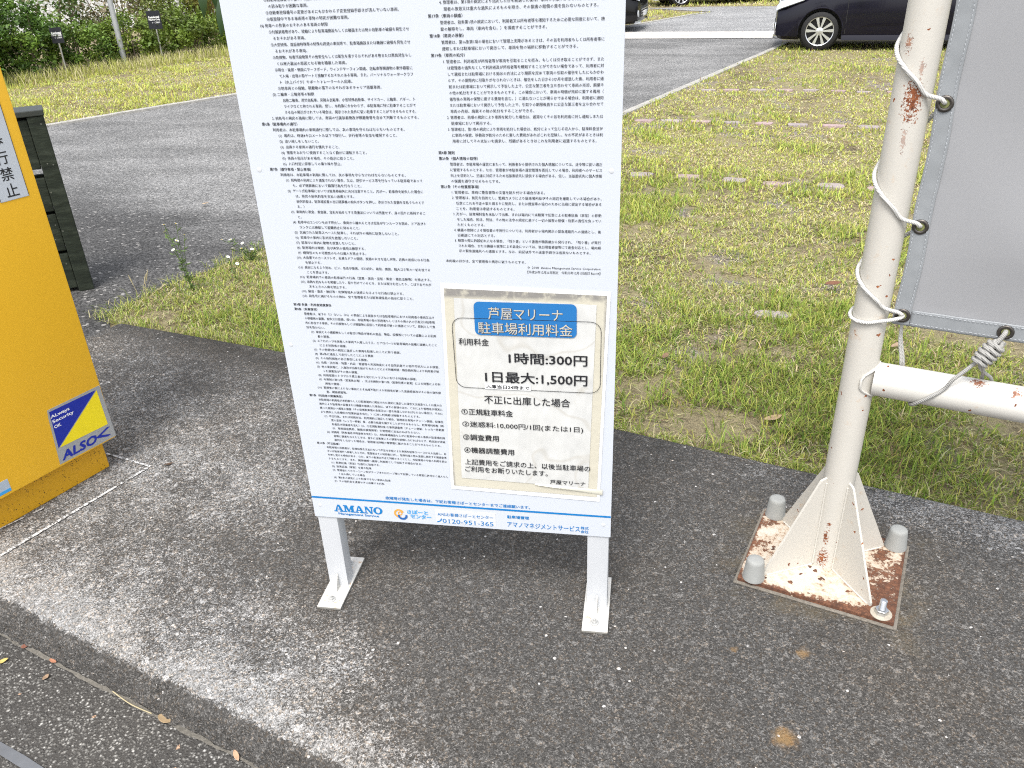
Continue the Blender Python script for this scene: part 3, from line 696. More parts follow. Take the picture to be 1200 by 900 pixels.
tb.line('株式', -.1182, .2548, .009, width=.0185, bold=0.02); tb.line('会社', -.1182, .2440, .009, width=.0185, bold=0.02)
mb = MB(); mb.box((-.4640, PY-0.0005, .2400), (-.3180, PY-0.0001, .2795)); mb.build('phone_label', white_paint, panel)
tb.lift = 0.0011
tb.line('AMSお客様さぽーとセンター', -.4585, .2660, .0105, width=.1345, bold=0.012)
tb.line('0120-951-365', -.4475, .2475, .0168, width=.1235, height=.0125, bold=0.006)
pts = [(-.4610+.0115*t, .2435 + .0075*t*t) for t in (0, .25, .5, .75, 1)]
tb.band(pts, .0028); tb.poly([(-.4515, .2475), (-.4485, .2535), (-.4505, .2545), (-.4535, .2480)], 3e-5)
tb.build('blue_lettering', blue_ink, panel)
sky_ink = simple('sky_blue_ink', (0.05, 0.33, 0.68), 0.5, var=0)
tb = TextSheet((0, PY, 0), (1, 0, 0), (0, 0, 1), 0.0010)
tb.line('さぽーと', -.5335, .2672, .0125, width=.052, height=.0125, bold=0.045); tb.line('センター', -.5265, .2545, .0125, width=.052, height=.0125, bold=0.045)
tb.build('logo_lettering', sky_ink, panel)
def arc(cx, cz, r, a0, a1, n=18): return [(cx + r*math.cos(R(a0+(a1-a0)*k/n)), cz + r*math.sin(R(a0+(a1-a0)*k/n))) for k in range(n+1)]
tb = TextSheet((0, PY, 0), (1, 0, 0), (0, 0, 1), 0.0009)
tb.band(arc(-.5535, .2600, .0105, 20, 290), .0045); tb.band(arc(-.551, .2605, .0045, 0, 360), .0025); tb.build('logo_ring', simple('orange_ink', (0.72, 0.33, 0.05), 0.5, var=0), panel)
tb = TextSheet((0, PY, 0), (1, 0, 0), (0, 0, 1), 0.0010)
tb.band(arc(-.5455, .2540, .0095, 170, 375), .0055); tb.build('logo_crescent', simple('navy_ink', (0.015, 0.11, 0.36), 0.5, var=0), panel)

# ================================================================== LAMINATED PRICE NOTICE taped to the board
def sheet(name, x0, x1, z0, z1, lift, mat, parent, amp=0.0, seed=0, skew=(0, 0, 0, 0), th=0.0):
    """a slightly cockled sheet lying on the panel"""
    n, m_ = 36, 48; vs = []; fs = []
    for j in range(m_+1):
        for i in range(n+1):
            s, t = i/n, j/m_
            x = x0 + (x1-x0)*s + (skew[0]*(1-t) + skew[1]*t); z = z0 + (z1-z0)*t + (skew[2]*(1-s) + skew[3]*s)
            e = min(1, min(s, 1-s)*8)*min(1, min(t, 1-t)*8)
            d = lift + amp*e*(0.5 + 0.5*noise.noise((x*9, z*7, seed)) + 0.25*noise.noise((x*25, z*21, seed)))
            vs.append((x, PY-d, z))
    for j in range(m_):
        for i in range(n):
            a = j*(n+1)+i; fs.append((a, a+1, a+n+2, a+n+1))
    me = bpy.data.meshes.new(name); me.from_pydata(vs, [], fs); me.polygons.foreach_set('use_smooth', [True]*len(fs))
    return link_mesh(name, me, mat, parent)
def lam_mat():
    m = NT('laminate')
    x, y, z = m.sep()
    # grime collected along the top edge and corners, yellowed tape round the rim
    n = m.noise(22, 5, 0.65, stretch=(1, 1, 1.6)); n2 = m.noise(60, 4)
    m.color(m.mix(m.maprange(n, 0.45, 0.75), (0.76, 0.75, 0.71), (0.66, 0.64, 0.57)))
    m.set(0.22, spec=0.5, coat=0.4); m.bump(m.noise(16, 4), 0.25, 0.01)
    return m.mat
def cream_mat():
    m = NT('yellowed_tape')
    n = m.noise(14, 5, 0.6); n2 = m.noise(55, 5, 0.7)
    gz = m.sep(m.coord('Generated'))
    top = m.maprange(gz[2], 0.950, 0.975)
    edge = m.math('MAXIMUM', top, m.math('MULTIPLY', m.maprange(m.math('ABSOLUTE', m.math('ADD', gz[0], -0.5)), 0.478, 0.496), 0.75))
    c = m.mix(n, (0.54, 0.505, 0.40), (0.61, 0.58, 0.48))
    grime = m.math('MULTIPLY', edge, m.maprange(m.math('ADD', m.math('MULTIPLY', n, 0.5), m.math('MULTIPLY', n2, 0.5)), 0.34, 0.52))
    c = m.mix(m.math('MULTIPLY', grime, 0.9), c, (0.22, 0.21, 0.20))
    m.color(c); m.set(0.3, spec=0.5, coat=0.5); m.bump(m.noise(20, 4), 0.25, 0.008); return m.mat
def paper_mat():
    m = NT('damp_paper')
    n = m.noise(9, 5, 0.6); fold = m.noise(5, 3, 0.5, stretch=(2.2, 1, 0.9))
    stain = m.maprange(m.noise(13, 6, 0.7), 0.60, 0.74)
    line = m.maprange(m.math('ABSOLUTE', m.math('ADD', m.noise(4.2, 2, 0.4), -0.5)), 0.010, 0.0)
    c = m.mix(n, (0.57, 0.565, 0.53), (0.63, 0.635, 0.62))
    c = m.mix(m.math('MULTIPLY', stain, 0.5), c, (0.45, 0.42, 0.34))
    c = m.mix(m.math('MULTIPLY', line, 0.4), c, (0.45, 0.42, 0.36))
    x, y, z = m.sep()                                      # grey crease left of the label strip, lower right wrinkle
    for (x0, z0, kx, kz, r_, a_) in ((-0.345, 0.613, 0.80, -0.60, 0.011, 0.75), (-0.365, 0.583, 0.72, -0.69, 0.006, 0.5), (-0.245, 0.46, 0.05, -1.0, 0.006, 0.35), (-0.13, 0.50, 0.5, -0.86, 0.004, 0.4)):
        dx = m.math('ADD', x, -x0); dz = m.math('ADD', z, -z0)
        al = m.math('ADD', m.math('MULTIPLY', dx, -kz), m.math('MULTIPLY', dz, kx)); ac = m.math('ADD', m.math('MULTIPLY', dx, kx), m.math('MULTIPLY', dz, kz))
        d = m.math('SQRT', m.math('ADD', m.math('MULTIPLY', m.math('MULTIPLY', al, al), 1.0), m.math('MULTIPLY', m.math('MULTIPLY', ac, ac), 0.10)))
        d = m.math('ADD', d, m.math('MULTIPLY', m.math('ADD', m.noise(90, 4, 0.7), -0.5), r_*2.2))
        c = m.mix(m.math('MULTIPLY', m.maprange(d, r_, r_*0.3), a_), c, (0.27, 0.26, 0.235))
    m.color(c); m.set(0.3, spec=0.45, coat=0.35); m.bump(fold, 0.4, 0.04); return m.mat
fee = thing('price_notice', (-0.24, PY, 0.6), 'yellowed laminated price notice with blue heading, stuck on the board', 'notice')
sk = (-0.016, 0.0, 0.0, -0.004)
sheet('backing', -.4055, -.0620, .338, .8475, .0016, simple('clear_backing', (0.80, 0.80, 0.79), 0.25, var=0.03, vscale=12), fee, .0008, 1, (-.014, 0.0, 0.006, -0.004))
lam = sheet('laminate', -.3985, -.0690, .3505, .8385, .0030, cream_mat(), fee, .0003, 2, (-.0135, 0.0, 0.004, -0.003))
sheet('paper', -.3790, -.0890, .3745, .8190, .0042, paper_mat(), lam, .0003, 2, (-.0125, 0.0, 0.0035, -0.003))
hd = MB()
bp = rrect(-.3385, .7425, -.1285, .8165, .011)
hd.prism([(p[0], p[1]) for p in bp], 0.0004, frame((0, PY-0.0056, 0), (1, 0, 0), (0, 0, 1)))
head = hd.build('heading_box', simple('heading_blue', (0.020, 0.160, 0.42), 0.3, var=0.06, vscale=20, coat=0.3), lam)
tf = TextSheet((0, PY, 0), (1, 0, 0), (0, 0, 1), 0.0067)
tf.line('芦屋マリーナ', -.309, .7921, .026, width=.152, height=.0265); tf.line('駐車場利用料金', -.3320, .7592, .027, width=.195, height=.0262)
tf.build('heading_text', simple('heading_ink', (0.52, 0.49, 0.41), 0.4, var=0.05), head)
tf2 = TextSheet((0, PY, 0), (1, 0, 0), (0, 0, 1), 0.0064)
tf2.line('芦屋マリーナ', -.3080, .7914, .026, width=.152, height=.0280, bold=0.018); tf2.line('駐車場利用料金', -.3310, .7585, .027, width=.195, height=.0277, bold=0.018)
tf2.build('heading_outline', simple('heading_shadow_ink', (0.05, 0.06, 0.07), 0.5, var=0), head)
tf = TextSheet((0, PY, 0), (1, 0, 0), (0, 0, 1), 0.0060)
tf.band([p for p in rrect(-.3865, .6165, -.0790, .7795, .022)], .0012, True)
tf.line('利用料金', -.3752, .7257, .017, width=.0643, height=.0165, bold=0.012)
tf.line('1時間:300円', -.2707, .6915, .025, width=.1645, height=.0262, bold=0.022)
tf.line('1日最大:1,500円', -.3230, .6448, .025, width=.2172, height=.0280, bold=0.022)
tf.line('不正に出庫した場合', -.3277, .5893, .022, width=.1858, height=.0205, bold=0.012)
tf.line('①正規駐車料金', -.3803, .5565, .0165, width=.114, height=.0158, bold=0.018)
tf.line('②迷惑料:10,000円/1回(または1日)', -.3803, .5237, .0165, width=.2664, height=.0168, bold=0.012)
tf.line('③調査費用', -.3805, .4908, .0165, width=.0805, height=.0158, bold=0.018)
tf.line('④機器調整費用', -.3800, .4568, .0165, width=.1133, height=.0158, bold=0.018)
tf.line('上記費用をご請求の上、以後当駐車場の', -.3808, .4247, .0155, width=.2835, height=.0155, bold=0.012)
tf.line('ご利用をお断りいたします。', -.3816, .4052, .0155, width=.189, height=.0155, bold=0.012)
tf.line('芦屋マリーナ', -.1873, .3836, .0135, width=.0797, height=.0120, bold=0.012)
mb = MB(); mb.box((-.3245, PY-0.0066, .6160), (-.2255, PY-0.0063, .6288)); mb.build('label_strip', simple('label_paper', (0.8, 0.8, 0.79), 0.5, var=0.03), lam)
tf.build('price_text', ink, lam)
tf = TextSheet((0, PY, 0), (1, 0, 0), (0, 0, 1), 0.0069); tf.line('入庫当日24時まで', -.3222, .6222, .0095, width=.0942, height=.0092, bold=0.03); tf.build('label_text', ink, lam)
# lower right corner of the yellowed tape has lifted and folded over
mb = MB(); vs = []; fs = []
for i in range(13):
    t = i/12; x = -.222+(.222-.0695)*t; zt = .3755-.006*t; zb = .3700-.0165*t; b = 0.0042+0.0028*math.sin(math.pi*min(1, t*0.9+.1))
    vs += [(x, PY-0.0044, zt), (x, PY-b-0.0012, (zt+zb)/2), (x, PY-0.0034, zb)]
for i in range(12): fs += [(3*i, 3*i+3, 3*i+4, 3*i+1), (3*i+1, 3*i+4, 3*i+5, 3*i+2)]
mb.add(vs, fs); mb.build('lifted_tape', simple('pale_tape', (0.64, 0.62, 0.52), 0.25, var=0.08, vscale=30, coat=0.4), lam, True, 80)

# ================================================================== WHITE POST, RAIL AND GREY BANNER
def rust_white(name, base, rust=0.35, seed=0.0, spots=True, patches=()):
    m = NT(name)
    mp = m.node('ShaderNodeMapping'); mp.inputs['Location'].default_value = (seed, seed*1.7, seed*0.3); m.link(m.coord(), mp.inputs[0]); vec = mp.outputs[0]
    n = m.noise(24, 6, 0.62, vec); n2 = m.noise(85, 5, 0.65, vec); n3 = m.noise(7, 4, 0.6, vec)
    f = m.math('ADD', m.math('MULTIPLY', n, 0.55), m.math('ADD', m.math('MULTIPLY', n2, 0.25), m.math('MULTIPLY', n3, 0.20)))
    nf = m.noise(230, 3, 0.7, vec)
    lo = 0.65 - 0.20*rust
    mask = m.maprange(f, lo, lo+0.035)
    c = m.mix(n3, tuple(x*0.93 for x in base), tuple(min(1, x*1.05) for x in base))
    halo = m.maprange(f, lo-0.07, lo+0.01)
    c = m.mix(m.math('MULTIPLY', halo, 0.35), c, (0.52, 0.36, 0.22))
    rc = m.ramp(n2, [(0.3, (0.07, 0.022, 0.010)), (0.5, (0.22, 0.065, 0.022)), (0.72, (0.40, 0.16, 0.065))])
    if spots:
        sv = m.node('ShaderNodeVectorMath', operation='SCALE'); m.link(m.noise(70, 2, 0.6, vec, 'Color'), sv.inputs[0]); sv.inputs['Scale'].default_value = 0.022
        pv = m.node('ShaderNodeVectorMath', operation='ADD'); m.link(vec, pv.inputs[0]); m.link(sv.outputs[0], pv.inputs[1])
        sp = m.voro(52, 'Distance', vec=pv.outputs[0]); sc = m.sep(m.voro(52, vec=pv.outputs[0]))[0]
        s = m.math('MULTIPLY', m.math('LESS_THAN', sp, 0.20), m.math('GREATER_THAN', sc, 0.90))
        mask = m.math('MAXIMUM', mask, s)
    for (p, r, zs, k) in patches:                        # a run of rust with a place of its own
        q = m.node('ShaderNodeVectorMath', operation='SUBTRACT'); m.link(m.coord(), q.inputs[0]); q.inputs[1].default_value = p
        q2 = m.node('ShaderNodeVectorMath', operation='MULTIPLY'); m.link(q.outputs[0], q2.inputs[0]); q2.inputs[1].default_value = (1, 1, zs)
        L = m.node('ShaderNodeVectorMath', operation='LENGTH'); m.link(q2.outputs[0], L.inputs[0])
        d = m.math('ADD', L.outputs['Value'], m.math('MULTIPLY', m.math('ADD', nf, -0.5), r*5.0))
        mask = m.math('MAXIMUM', mask, m.math('MULTIPLY', m.maprange(d, r*1.05, r*0.6), k))
    c = m.mix(mask, c, rc)
    m.color(c); m.set(m.maprange(mask, 0, 1, 0.36, 0.85, False), spec=0.45); m.bump(m.math('ADD', m.math('MULTIPLY', mask, -0.6), m.math('MULTIPLY', n2, 0.25)), 0.35, 0.003)
    return m.mat
def rust_plate():
    m = NT('rusty_plate_paint')
    x, y, z = m.sep()
    n = m.noise(17, 6, 0.65); n2 = m.noise(95, 5, 0.7); n3 = m.noise(9, 3)
    # rust eats in from the rim, most along the right side; loose blisters in the middle of the front
    e = m.math('MAXIMUM', m.math('MULTIPLY', m.math('ABSOLUTE', x), 1/0.186), m.math('MULTIPLY', m.math('ABSOLUTE', y), 1/0.162))
    side = m.math('ADD', m.maprange(x, 0.05, 0.14, 0, 0.115), m.math('ADD', m.maprange(y, -0.125, -0.158, 0, 0.10), m.maprange(x, -0.10, -0.17, 0, 0.055)))
    f = m.math('ADD', m.math('ADD', m.math('MULTIPLY', n, 0.52), m.math('MULTIPLY', n2, 0.36)), m.math('ADD', m.maprange(e, 0.93, 1.0, 0, 0.10), side))
    mask = m.maprange(f, 0.515, 0.555)
    sv = m.node('ShaderNodeVectorMath', operation='SCALE'); m.link(m.noise(60, 2, out='Color'), sv.inputs[0]); sv.inputs['Scale'].default_value = 0.02
    pv = m.node('ShaderNodeVectorMath', operation='ADD'); m.link(m.coord(), pv.inputs[0]); m.link(sv.outputs[0], pv.inputs[1])
    bl = m.math('MULTIPLY', m.math('LESS_THAN', m.voro(62, 'Distance', vec=pv.outputs[0]), 0.40), m.math('GREATER_THAN', m.sep(m.voro(62, vec=pv.outputs[0]))[0], 0.80))
    mask = m.math('MAXIMUM', mask, bl)
    halo = m.maprange(f, 0.42, 0.52)
    c = m.mix(n3, (0.50, 0.46, 0.385), (0.60, 0.57, 0.495))
    c = m.mix(m.math('MULTIPLY', halo, 0.6), c, (0.44, 0.30, 0.19))
    rc = m.ramp(n2, [(0.3, (0.035, 0.014, 0.009)), (0.5, (0.095, 0.035, 0.018)), (0.72, (0.24, 0.10, 0.05))])
    c = m.mix(m.math('MULTIPLY', mask, 0.95), c, rc)
    m.color(c); m.set(m.maprange(mask, 0, 1, 0.5, 0.9, False), spec=0.3); m.bump(m.math('ADD', m.math('MULTIPLY', mask, -0.5), m.math('MULTIPLY', n2, 0.5)), 0.5, 0.004)
    return m.mat
PC = Vector((0.495, 1.742, 0))
PF = frame(PC, U, V)                                   # post frame: x along the banner, y away, z up
POST_R = 0.0365
cream = (0.545, 0.52, 0.465)
fr = thing('banner_stand', PC, 'cream white tubular steel banner frame with a rusty bolted foot', 'banner stand', rz=math.atan2(U.y, U.x))
for k, s in enumerate((0.0, 1.86)):
    X = PF @ Matrix.Translation((s, 0, 0))
    mb = MB(); prof = [(POST_R, 0.016 + 0.05*i) for i in range(42)] + [(POST_R, 2.12), (POST_R*0.85, 2.135), (POST_R*0.3, 2.142)]
    mb.lathe(prof, 40, X)
    o = mb.build('post', rust_white('post_paint', cream, 0.10, 0.0, True,
          (((0.005, -0.036, 1.165), 0.0145, 0.42, 1.0), ((0.010, -0.035, 1.222), 0.005, 0.35, 0.55), ((0.002, -0.036, 1.09), 0.0045, 0.22, 0.5), ((-0.02, -0.03, 1.265), 0.006, 0.4, 0.8),
           ((-0.004, -0.037, 0.115), 0.006, 0.3, 1.0), ((-0.004, -0.037, 0.05), 0.012, 0.5, 1.0), ((-0.002, -0.037, 0.155), 0.005, 0.6, 1.0))) if k == 0 else bpy.data.materials['post_paint'], fr, True, 50)
    mb = MB(); mb.box((-0.184, -0.160, 0.004), (0.184, 0.160, 0.016), X, bev=0.0025)
    mb.build('base_plate', rust_plate() if k == 0 else bpy.data.materials['rusty_plate_paint'], fr)
    mb = MB(); mb.box((-0.192, -0.168, 0.0005), (0.192, 0.168, 0.0055), X, bev=0.002)
    mb.build('sealant_bed', mat_pale('sealant', (0.20, 0.18, 0.15), 200) if k == 0 else bpy.data.materials['sealant'], fr)
    gm = rust_white('gusset_paint', cream, 0.13, 3.1, True) if k == 0 else bpy.data.materials['gusset_paint']
    for a in (44, 136, 224, 316):
        ca, sa = math.cos(R(a)), math.sin(R(a))
        mb = MB(); XX = X @ frame((0, 0, 0.0162), (ca, sa, 0), (0, 0, 1)) @ Matrix.Translation((0, 0, -0.003))
        mb.prism([(POST_R-0.002, 0), (0.178, 0), (0.178, 0.008), (0.052, 0.262), (POST_R-0.002, 0.268)], 0.006, XX)
        w0 = [X @ Vector((ca*(POST_R+0.001)+sa*q, sa*(POST_R+0.001)-ca*q, zz)) for zz, q in ((0.02, 0.004), (0.27, 0.004))]
        w1 = [X @ Vector((ca*(POST_R+0.001)-sa*q, sa*(POST_R+0.001)+ca*q, zz)) for zz, q in ((0.02, 0.004), (0.27, 0.004))]
        mb.tube(w0, 0.0028, 6); mb.tube(w1, 0.0028, 6)
        mb.tube([X @ Vector((ca*r_+sa*0.004, sa*r_-ca*0.004, 0.0175)) for r_ in (0.04, 0.17)], 0.0026, 6)
        mb.tube([X @ Vector((ca*r_-sa*0.004, sa*r_+ca*0.004, 0.0175)) for r_ in (0.04, 0.17)], 0.0026, 6)
        mb.build('gusset', gm, fr)
    for i, (bu, bv) in enumerate(((-0.153, 0.138), (-0.148, -0.142), (0.158, 0.136), (0.153, -0.140))):
        XB_ = X @ Matrix.Translation((bu, bv, 0.0162))
        if i < 3:
            mb = MB(); mb.lathe([(0.0275, 0), (0.0275, 0.004), (0.0262, 0.0075), (0.0222, 0.050), (0.0208, 0.0555), (0.0175, 0.0585), (0.008, 0.0598)], 28, XB_)
            mb.build('bolt_cap', simple('grey_rubber_cap', (0.29, 0.295, 0.28), 0.7, var=0.12, vscale=40, bump=0.1), fr, True, 40)
        else:
            mb = MB(); mb.lathe([(0.0245, 0), (0.0245, 0.002), (0.0235, 0.0028)], 28, XB_)
            b0 = mb.build('washer', simple('rusty_washer', (0.40, 0.36, 0.29), 0.6, 0.0, var=0.35, vscale=60), fr, True)
            mb = MB(); mb.lathe([(0.0155, 0.0028), (0.0155, 0.0145), (0.0142, 0.0158)], 6, XB_)
            mb.lathe([(0.0076 + 0.0007*(i2 % 2), 0.0158 + 0.0012*i2) for i2 in range(22)] + [(0.006, 0.0425)], 16, XB_)
            mb.build('anchor_bolt', simple('zinc', (0.55, 0.56, 0.57), 0.28, 0.9, var=0.15, vscale=70), fr, True, 30)
for zz in (0.558, 1.98):
    mb = MB(); pts = [PF @ Vector((s, 0.0, zz)) for s in np.linspace(POST_R-0.004, 1.86-POST_R+0.004, 14)]
    mb.tube(pts, 0.0385, 32)
    for s, sg in ((POST_R, 1), (1.86-POST_R, -1)):          # weld bead where the rail meets the post
        ring = []
        for i in range(25):
            a = 2*math.pi*i/24; yy = 0.0395*math.cos(a); off = math.sqrt(max(0, POST_R**2 - min(abs(yy), POST_R*0.98)**2)) - POST_R
            ring.append(PF @ Vector((s + sg*(off + 0.002), yy, zz + 0.0395*math.sin(a))))
        mb.tube(ring, 0.0032, 6, False)
    mb.build('rail', rust_white('rail_paint', (0.585, 0.565, 0.515), 0.06, 7.7, True, (((0.235, -0.008, 0.595), 0.012, 1.0, 0.95), ((0.305, -0.02, 0.588), 0.009, 1.0, 0.9))) if zz < 1 else bpy.data.materials['rail_paint'], fr, True, 40)

# ---- banner
def banner_mat(name, c, weave=True):
    m = NT(name)
    n = m.noise(3, 4); f = m.noise(60, 2)
    m.color(m.mix(n, tuple(x*0.95 for x in c), tuple(x*1.05 for x in c))); m.set(m.maprange(n, 0.3, 0.7, 0.40, 0.52, False), spec=0.4)
    if weave:
        b = m.node('ShaderNodeTexWave', wave_type='BANDS', bands_direction='X'); b.inputs['Scale'].default_value = 260; m.link(m.coord(), b.inputs[0])
        b2 = m.node('ShaderNodeTexWave', wave_type='BANDS', bands_direction='Z'); b2.inputs['Scale'].default_value = 260; m.link(m.coord(), b2.inputs[0])
        m.bump(m.math('ADD', b.outputs['Fac'], b2.outputs['Fac']), 0.08, 0.001)
    return m.mat
bn = thing('banner', PF @ Vector((0.95, -0.012, 0.705)), 'plain grey vinyl banner laced with white rope into the frame', 'banner', rz=math.atan2(U.y, U.x))
BS0, BS1, BZ0, BZ1 = 0.046, 1.80, 0.703, 1.90
def bwave(s, z):
    e = min(1, (s-BS0)*6, (BS1-s)*6) * min(1, (z-BZ0)*6, (BZ1-z)*6)
    d = 0.022*e*noise.noise((s*1.6, z*2.1, 4)) + 0.008*e*noise.noise((s*4+z*3.5, z*1.5, 8))
    hem = 1 if (s < BS0+0.034 or z < BZ0+0.038) else 0
    d += hem*(0.0026*noise.noise((s*26, z*13, 2)) + 0.0010*noise.noise((s*60, z*34, 5)))
    return d
def edge_s(z): return BS0 + 0.0035*(1-math.cos((z-0.724)/0.2345*2*math.pi))*0.5 - 0.012*max(0, z-1.0)
def banner_grid(name, s0, s1, z0, z1, ns, nz, off, mat, parent):
    vs, fs = [], []
    for j in range(nz+1):
        for i in range(ns+1):
            s = s0 + (s1-s0)*i/ns; z = z0 + (z1-z0)*j/nz
            if s < BS0+0.2: s += (edge_s(z)-BS0)*(1-(s-BS0)/0.2)
            vs.append(PF @ Vector((s, -0.012-off+bwave(s, z), z)))
    for j in range(nz):
        for i in range(ns):
            a = j*(ns+1)+i; fs.append((a, a+1, a+ns+2, a+ns+1))
    me = bpy.data.meshes.new(name); me.from_pydata([tuple(v) for v in vs], [], fs); me.polygons.foreach_set('use_smooth', [True]*len(fs))
    o = link_mesh(name, me, mat, parent)
    md = o.modifiers.new('thickness', 'SOLIDIFY'); md.thickness = 0.0012; md.offset = 0
    return o
sheet_o = banner_grid('sheet', BS0, BS1, BZ0, BZ1, 110, 90, 0.0, banner_mat('banner_grey', (0.292, 0.294, 0.300)), bn)
hem_m = banner_mat('banner_hem', (0.255, 0.268, 0.276), False)
banner_grid('hem', BS0-0.001, BS0+0.033, BZ0-0.001, BZ1, 10, 260, 0.0022, hem_m, sheet_o)
banner_grid('hem', BS0+0.034, BS1, BZ0-0.001, BZ0+0.036, 260, 10, 0.0022, hem_m, sheet_o)
thread = simple('thread', (0.46, 0.48, 0.50), 0.7, var=0.05)
for s_ in (0.0285, 0.0035):                            # stitched seams along the hems
    mb = MB()
    for i in range(150):
        z = BZ0+0.036 + i*0.008; s = edge_s(z)+s_; q = -0.0165+bwave(s, z)
        mb.tube([PF @ Vector((s, q, z)), PF @ Vector((s, q-0.0004, z+0.0025)), PF @ Vector((s, q, z+0.005))], 0.0005, 5)
    mb.build('stitching', thread, sheet_o)
for z_ in (0.0315, 0.006):
    mb = MB()
    for i in range(200):
        s = BS0+0.036 + i*0.008; z = BZ0+z_; q = -0.0165+bwave(s, z)
        mb.tube([PF @ Vector((s, q, z)), PF @ Vector((s+0.0025, q-0.0004, z)), PF @ Vector((s+0.005, q, z))], 0.0005, 5)
    mb.build('stitching', thread, sheet_o)
GR = [(0.0615+(edge_s(z)-BS0), z) for z in (1.637, 1.397, 1.158, 0.919)] + [(0.0635, 0.724), (0.2575, 0.7205), (0.50, 0.7205), (0.75, 0.7205)]
brass = simple('dark_grommet', (0.11, 0.10, 0.09), 0.35, 0.85, var=0.2, vscale=80)
hole = simple('grommet_hole', (0.16, 0.17, 0.06), 0.8, var=0.3, vscale=120)
for s, z in GR:
    X = PF @ frame((s, -0.0158, z), (1, 0, 0), (0, 0, 1))
    mb = MB(); n = 28; mjr, mnr = 0.0118, 0.0040; vs = []; fs = []
    for i in range(n):
        for j in range(8):
            a, b = 2*math.pi*i/n, 2*math.pi*j/8; rr_ = mjr + mnr*math.cos(b); vs.append((rr_*math.cos(a), rr_*math.sin(a), 0.0022*math.sin(b)+0.0008))
    for i in range(n):
        for j in range(8):
            fs.append((i*8+j, ((i+1) % n)*8+j, ((i+1) % n)*8+(j+1) % 8, i*8+(j+1) % 8))
    mb.add(vs, fs, X); g = mb.build('grommet', brass, sheet_o, True, 80)
    mb = MB(); mb.lathe([(0.0085, 0.0008), (0.0084, 0.0011)], 20, X); mb.build('opening', hole, g)

# ---- lacing rope
def rope_mat(name='rope_cord', tone_=1.0):
    m = NT(name)
    w_ = m.node('ShaderNodeTexWave', wave_type='BANDS', bands_direction='DIAGONAL'); w_.inputs['Scale'].default_value = 120; w_.inputs['Distortion'].default_value = 1.5
    m.link(m.coord(), w_.inputs[0]); n = m.noise(30, 4); k = tone_
    m.color(m.mix(m.math('MULTIPLY', w_.outputs['Fac'], 0.5), m.mix(n, (0.66*k, 0.65*k, 0.62*k), (0.56*k, 0.55*k, 0.51*k)), (0.44*k, 0.43*k, 0.40*k))); m.set(0.85, spec=0.2); m.bump(w_.outputs['Fac'], 0.5, 0.0015)
    return m.mat
rm = rope_mat()
def spline(pts, n=10):
    P = [Vector(p) for p in pts]; out = []
    for i in range(len(P)-1):
        p0 = P[max(i-1, 0)]; p1 = P[i]; p2 = P[i+1]; p3 = P[min(i+2, len(P)-1)]
        for k in range(n):
            t = k/n
            out.append(0.5*((2*p1) + (p2-p0)*t + (2*p0-5*p1+4*p2-p3)*t*t + (3*p1-p0-3*p2+p3)*t**3))
    return out + [P[-1]]
rope = thing('lacing_rope', PF @ Vector((0.06, 0, 0.72)), 'white cord wound round the cream post and through the banner eyelets', 'rope', rz=math.atan2(U.y, U.x))
RR = 0.0043
def around(g, z_left, z_back, tgt):
    """from grommet g over the front of the post, round its back, up to grommet tgt from behind"""
    r = POST_R + RR + 0.0006; s0, z0 = g; pts = [(s0, 0.004, z0+0.001), (s0-0.001, -0.020, z0+0.0025), (s0-0.009, -0.0265, z0+0.010)]
    for a in (-52, -80, -110, -140, -165, -190):
        f = (a+52)/(-190+52); pts.append((r*math.cos(R(a)), r*math.sin(R(a)), z0 + 0.018 + (z_left-z0-0.018)*f**0.85))
    for a in (-225, -265, -300):
        f = (a+190)/(-300+190); pts.append((r*math.cos(R(a)), r*math.sin(R(a)), z_left + (z_back-z_left)*f))
    pts.append((tgt[0]-0.006, 0.012, tgt[1]-0.012)); pts.append((tgt[0], 0.004, tgt[1]))
    return [PF @ Vector(p) for p in spline(pts, 8)]
mb = MB()
mb.tube(around(GR[1], 1.50, 1.58, GR[0]), RR, 8); mb.tube(around(GR[2], 1.262, 1.34, GR[1]), RR, 8)
mb.tube(around(GR[3], 1.022, 1.10, GR[2]), RR, 8); mb.tube(around(GR[4], 0.815, 0.87, GR[3]), RR, 8)
r = POST_R + RR + 0.0006; s0, z0 = GR[4]                  # last turn, level round the post
pts = [(s0+0.002, 0.004, z0), (s0, -0.021, z0-0.001), (s0-0.014, -0.030, z0-0.006)]
pts += [(r*math.cos(R(a)), r*math.sin(R(a)), z0-0.010-0.016*math.sin(R(min(180, -a-40)))*0.6) for a in (-60, -90, -120, -150, -180, -215, -250, -290, -320)] + [(s0-0.01, 0.014, z0-0.006), (s0-0.002, 0.006, z0-0.002)]
mb.tube([PF @ Vector(p) for p in spline(pts, 8)], RR, 8)
mb.tube([PF @ Vector(p) for p in spline([(0.066, 0.006, 0.716), (0.067, 0.012, 0.66), (0.078, 0.030, 0.60), (0.080, 0.0435, 0.56), (0.082, 0.02, 0.519)], 6)], 0.0032, 7)
mb.tube([PF @ Vector(p) for p in spline([(0.062, 0.006, 0.716), (0.070, 0.014, 0.66), (0.083, 0.032, 0.60), (0.087, 0.0435, 0.56), (0.09, 0.02, 0.519)], 6)], 0.0032, 7)
mb.build('cord', rm, rope, True, 80)
tie = thing('knotted_rope', PF @ Vector((0.2575, 0, 0.72)), 'grey white cord knotted below a banner eyelet and looped round the rail', 'rope', rz=math.atan2(U.y, U.x))
mb = MB()
rr = 0.0385 + RR
mb.tube([PF @ Vector(p) for p in spline([(0.2575, 0.006, 0.722), (0.2565, -0.0225, 0.7215), (0.250, -0.0275, 0.708), (0.2435, -0.029, 0.696), (0.236, -0.029, 0.680), (0.226, -0.03, 0.662)], 8)], RR*1.15, 8)
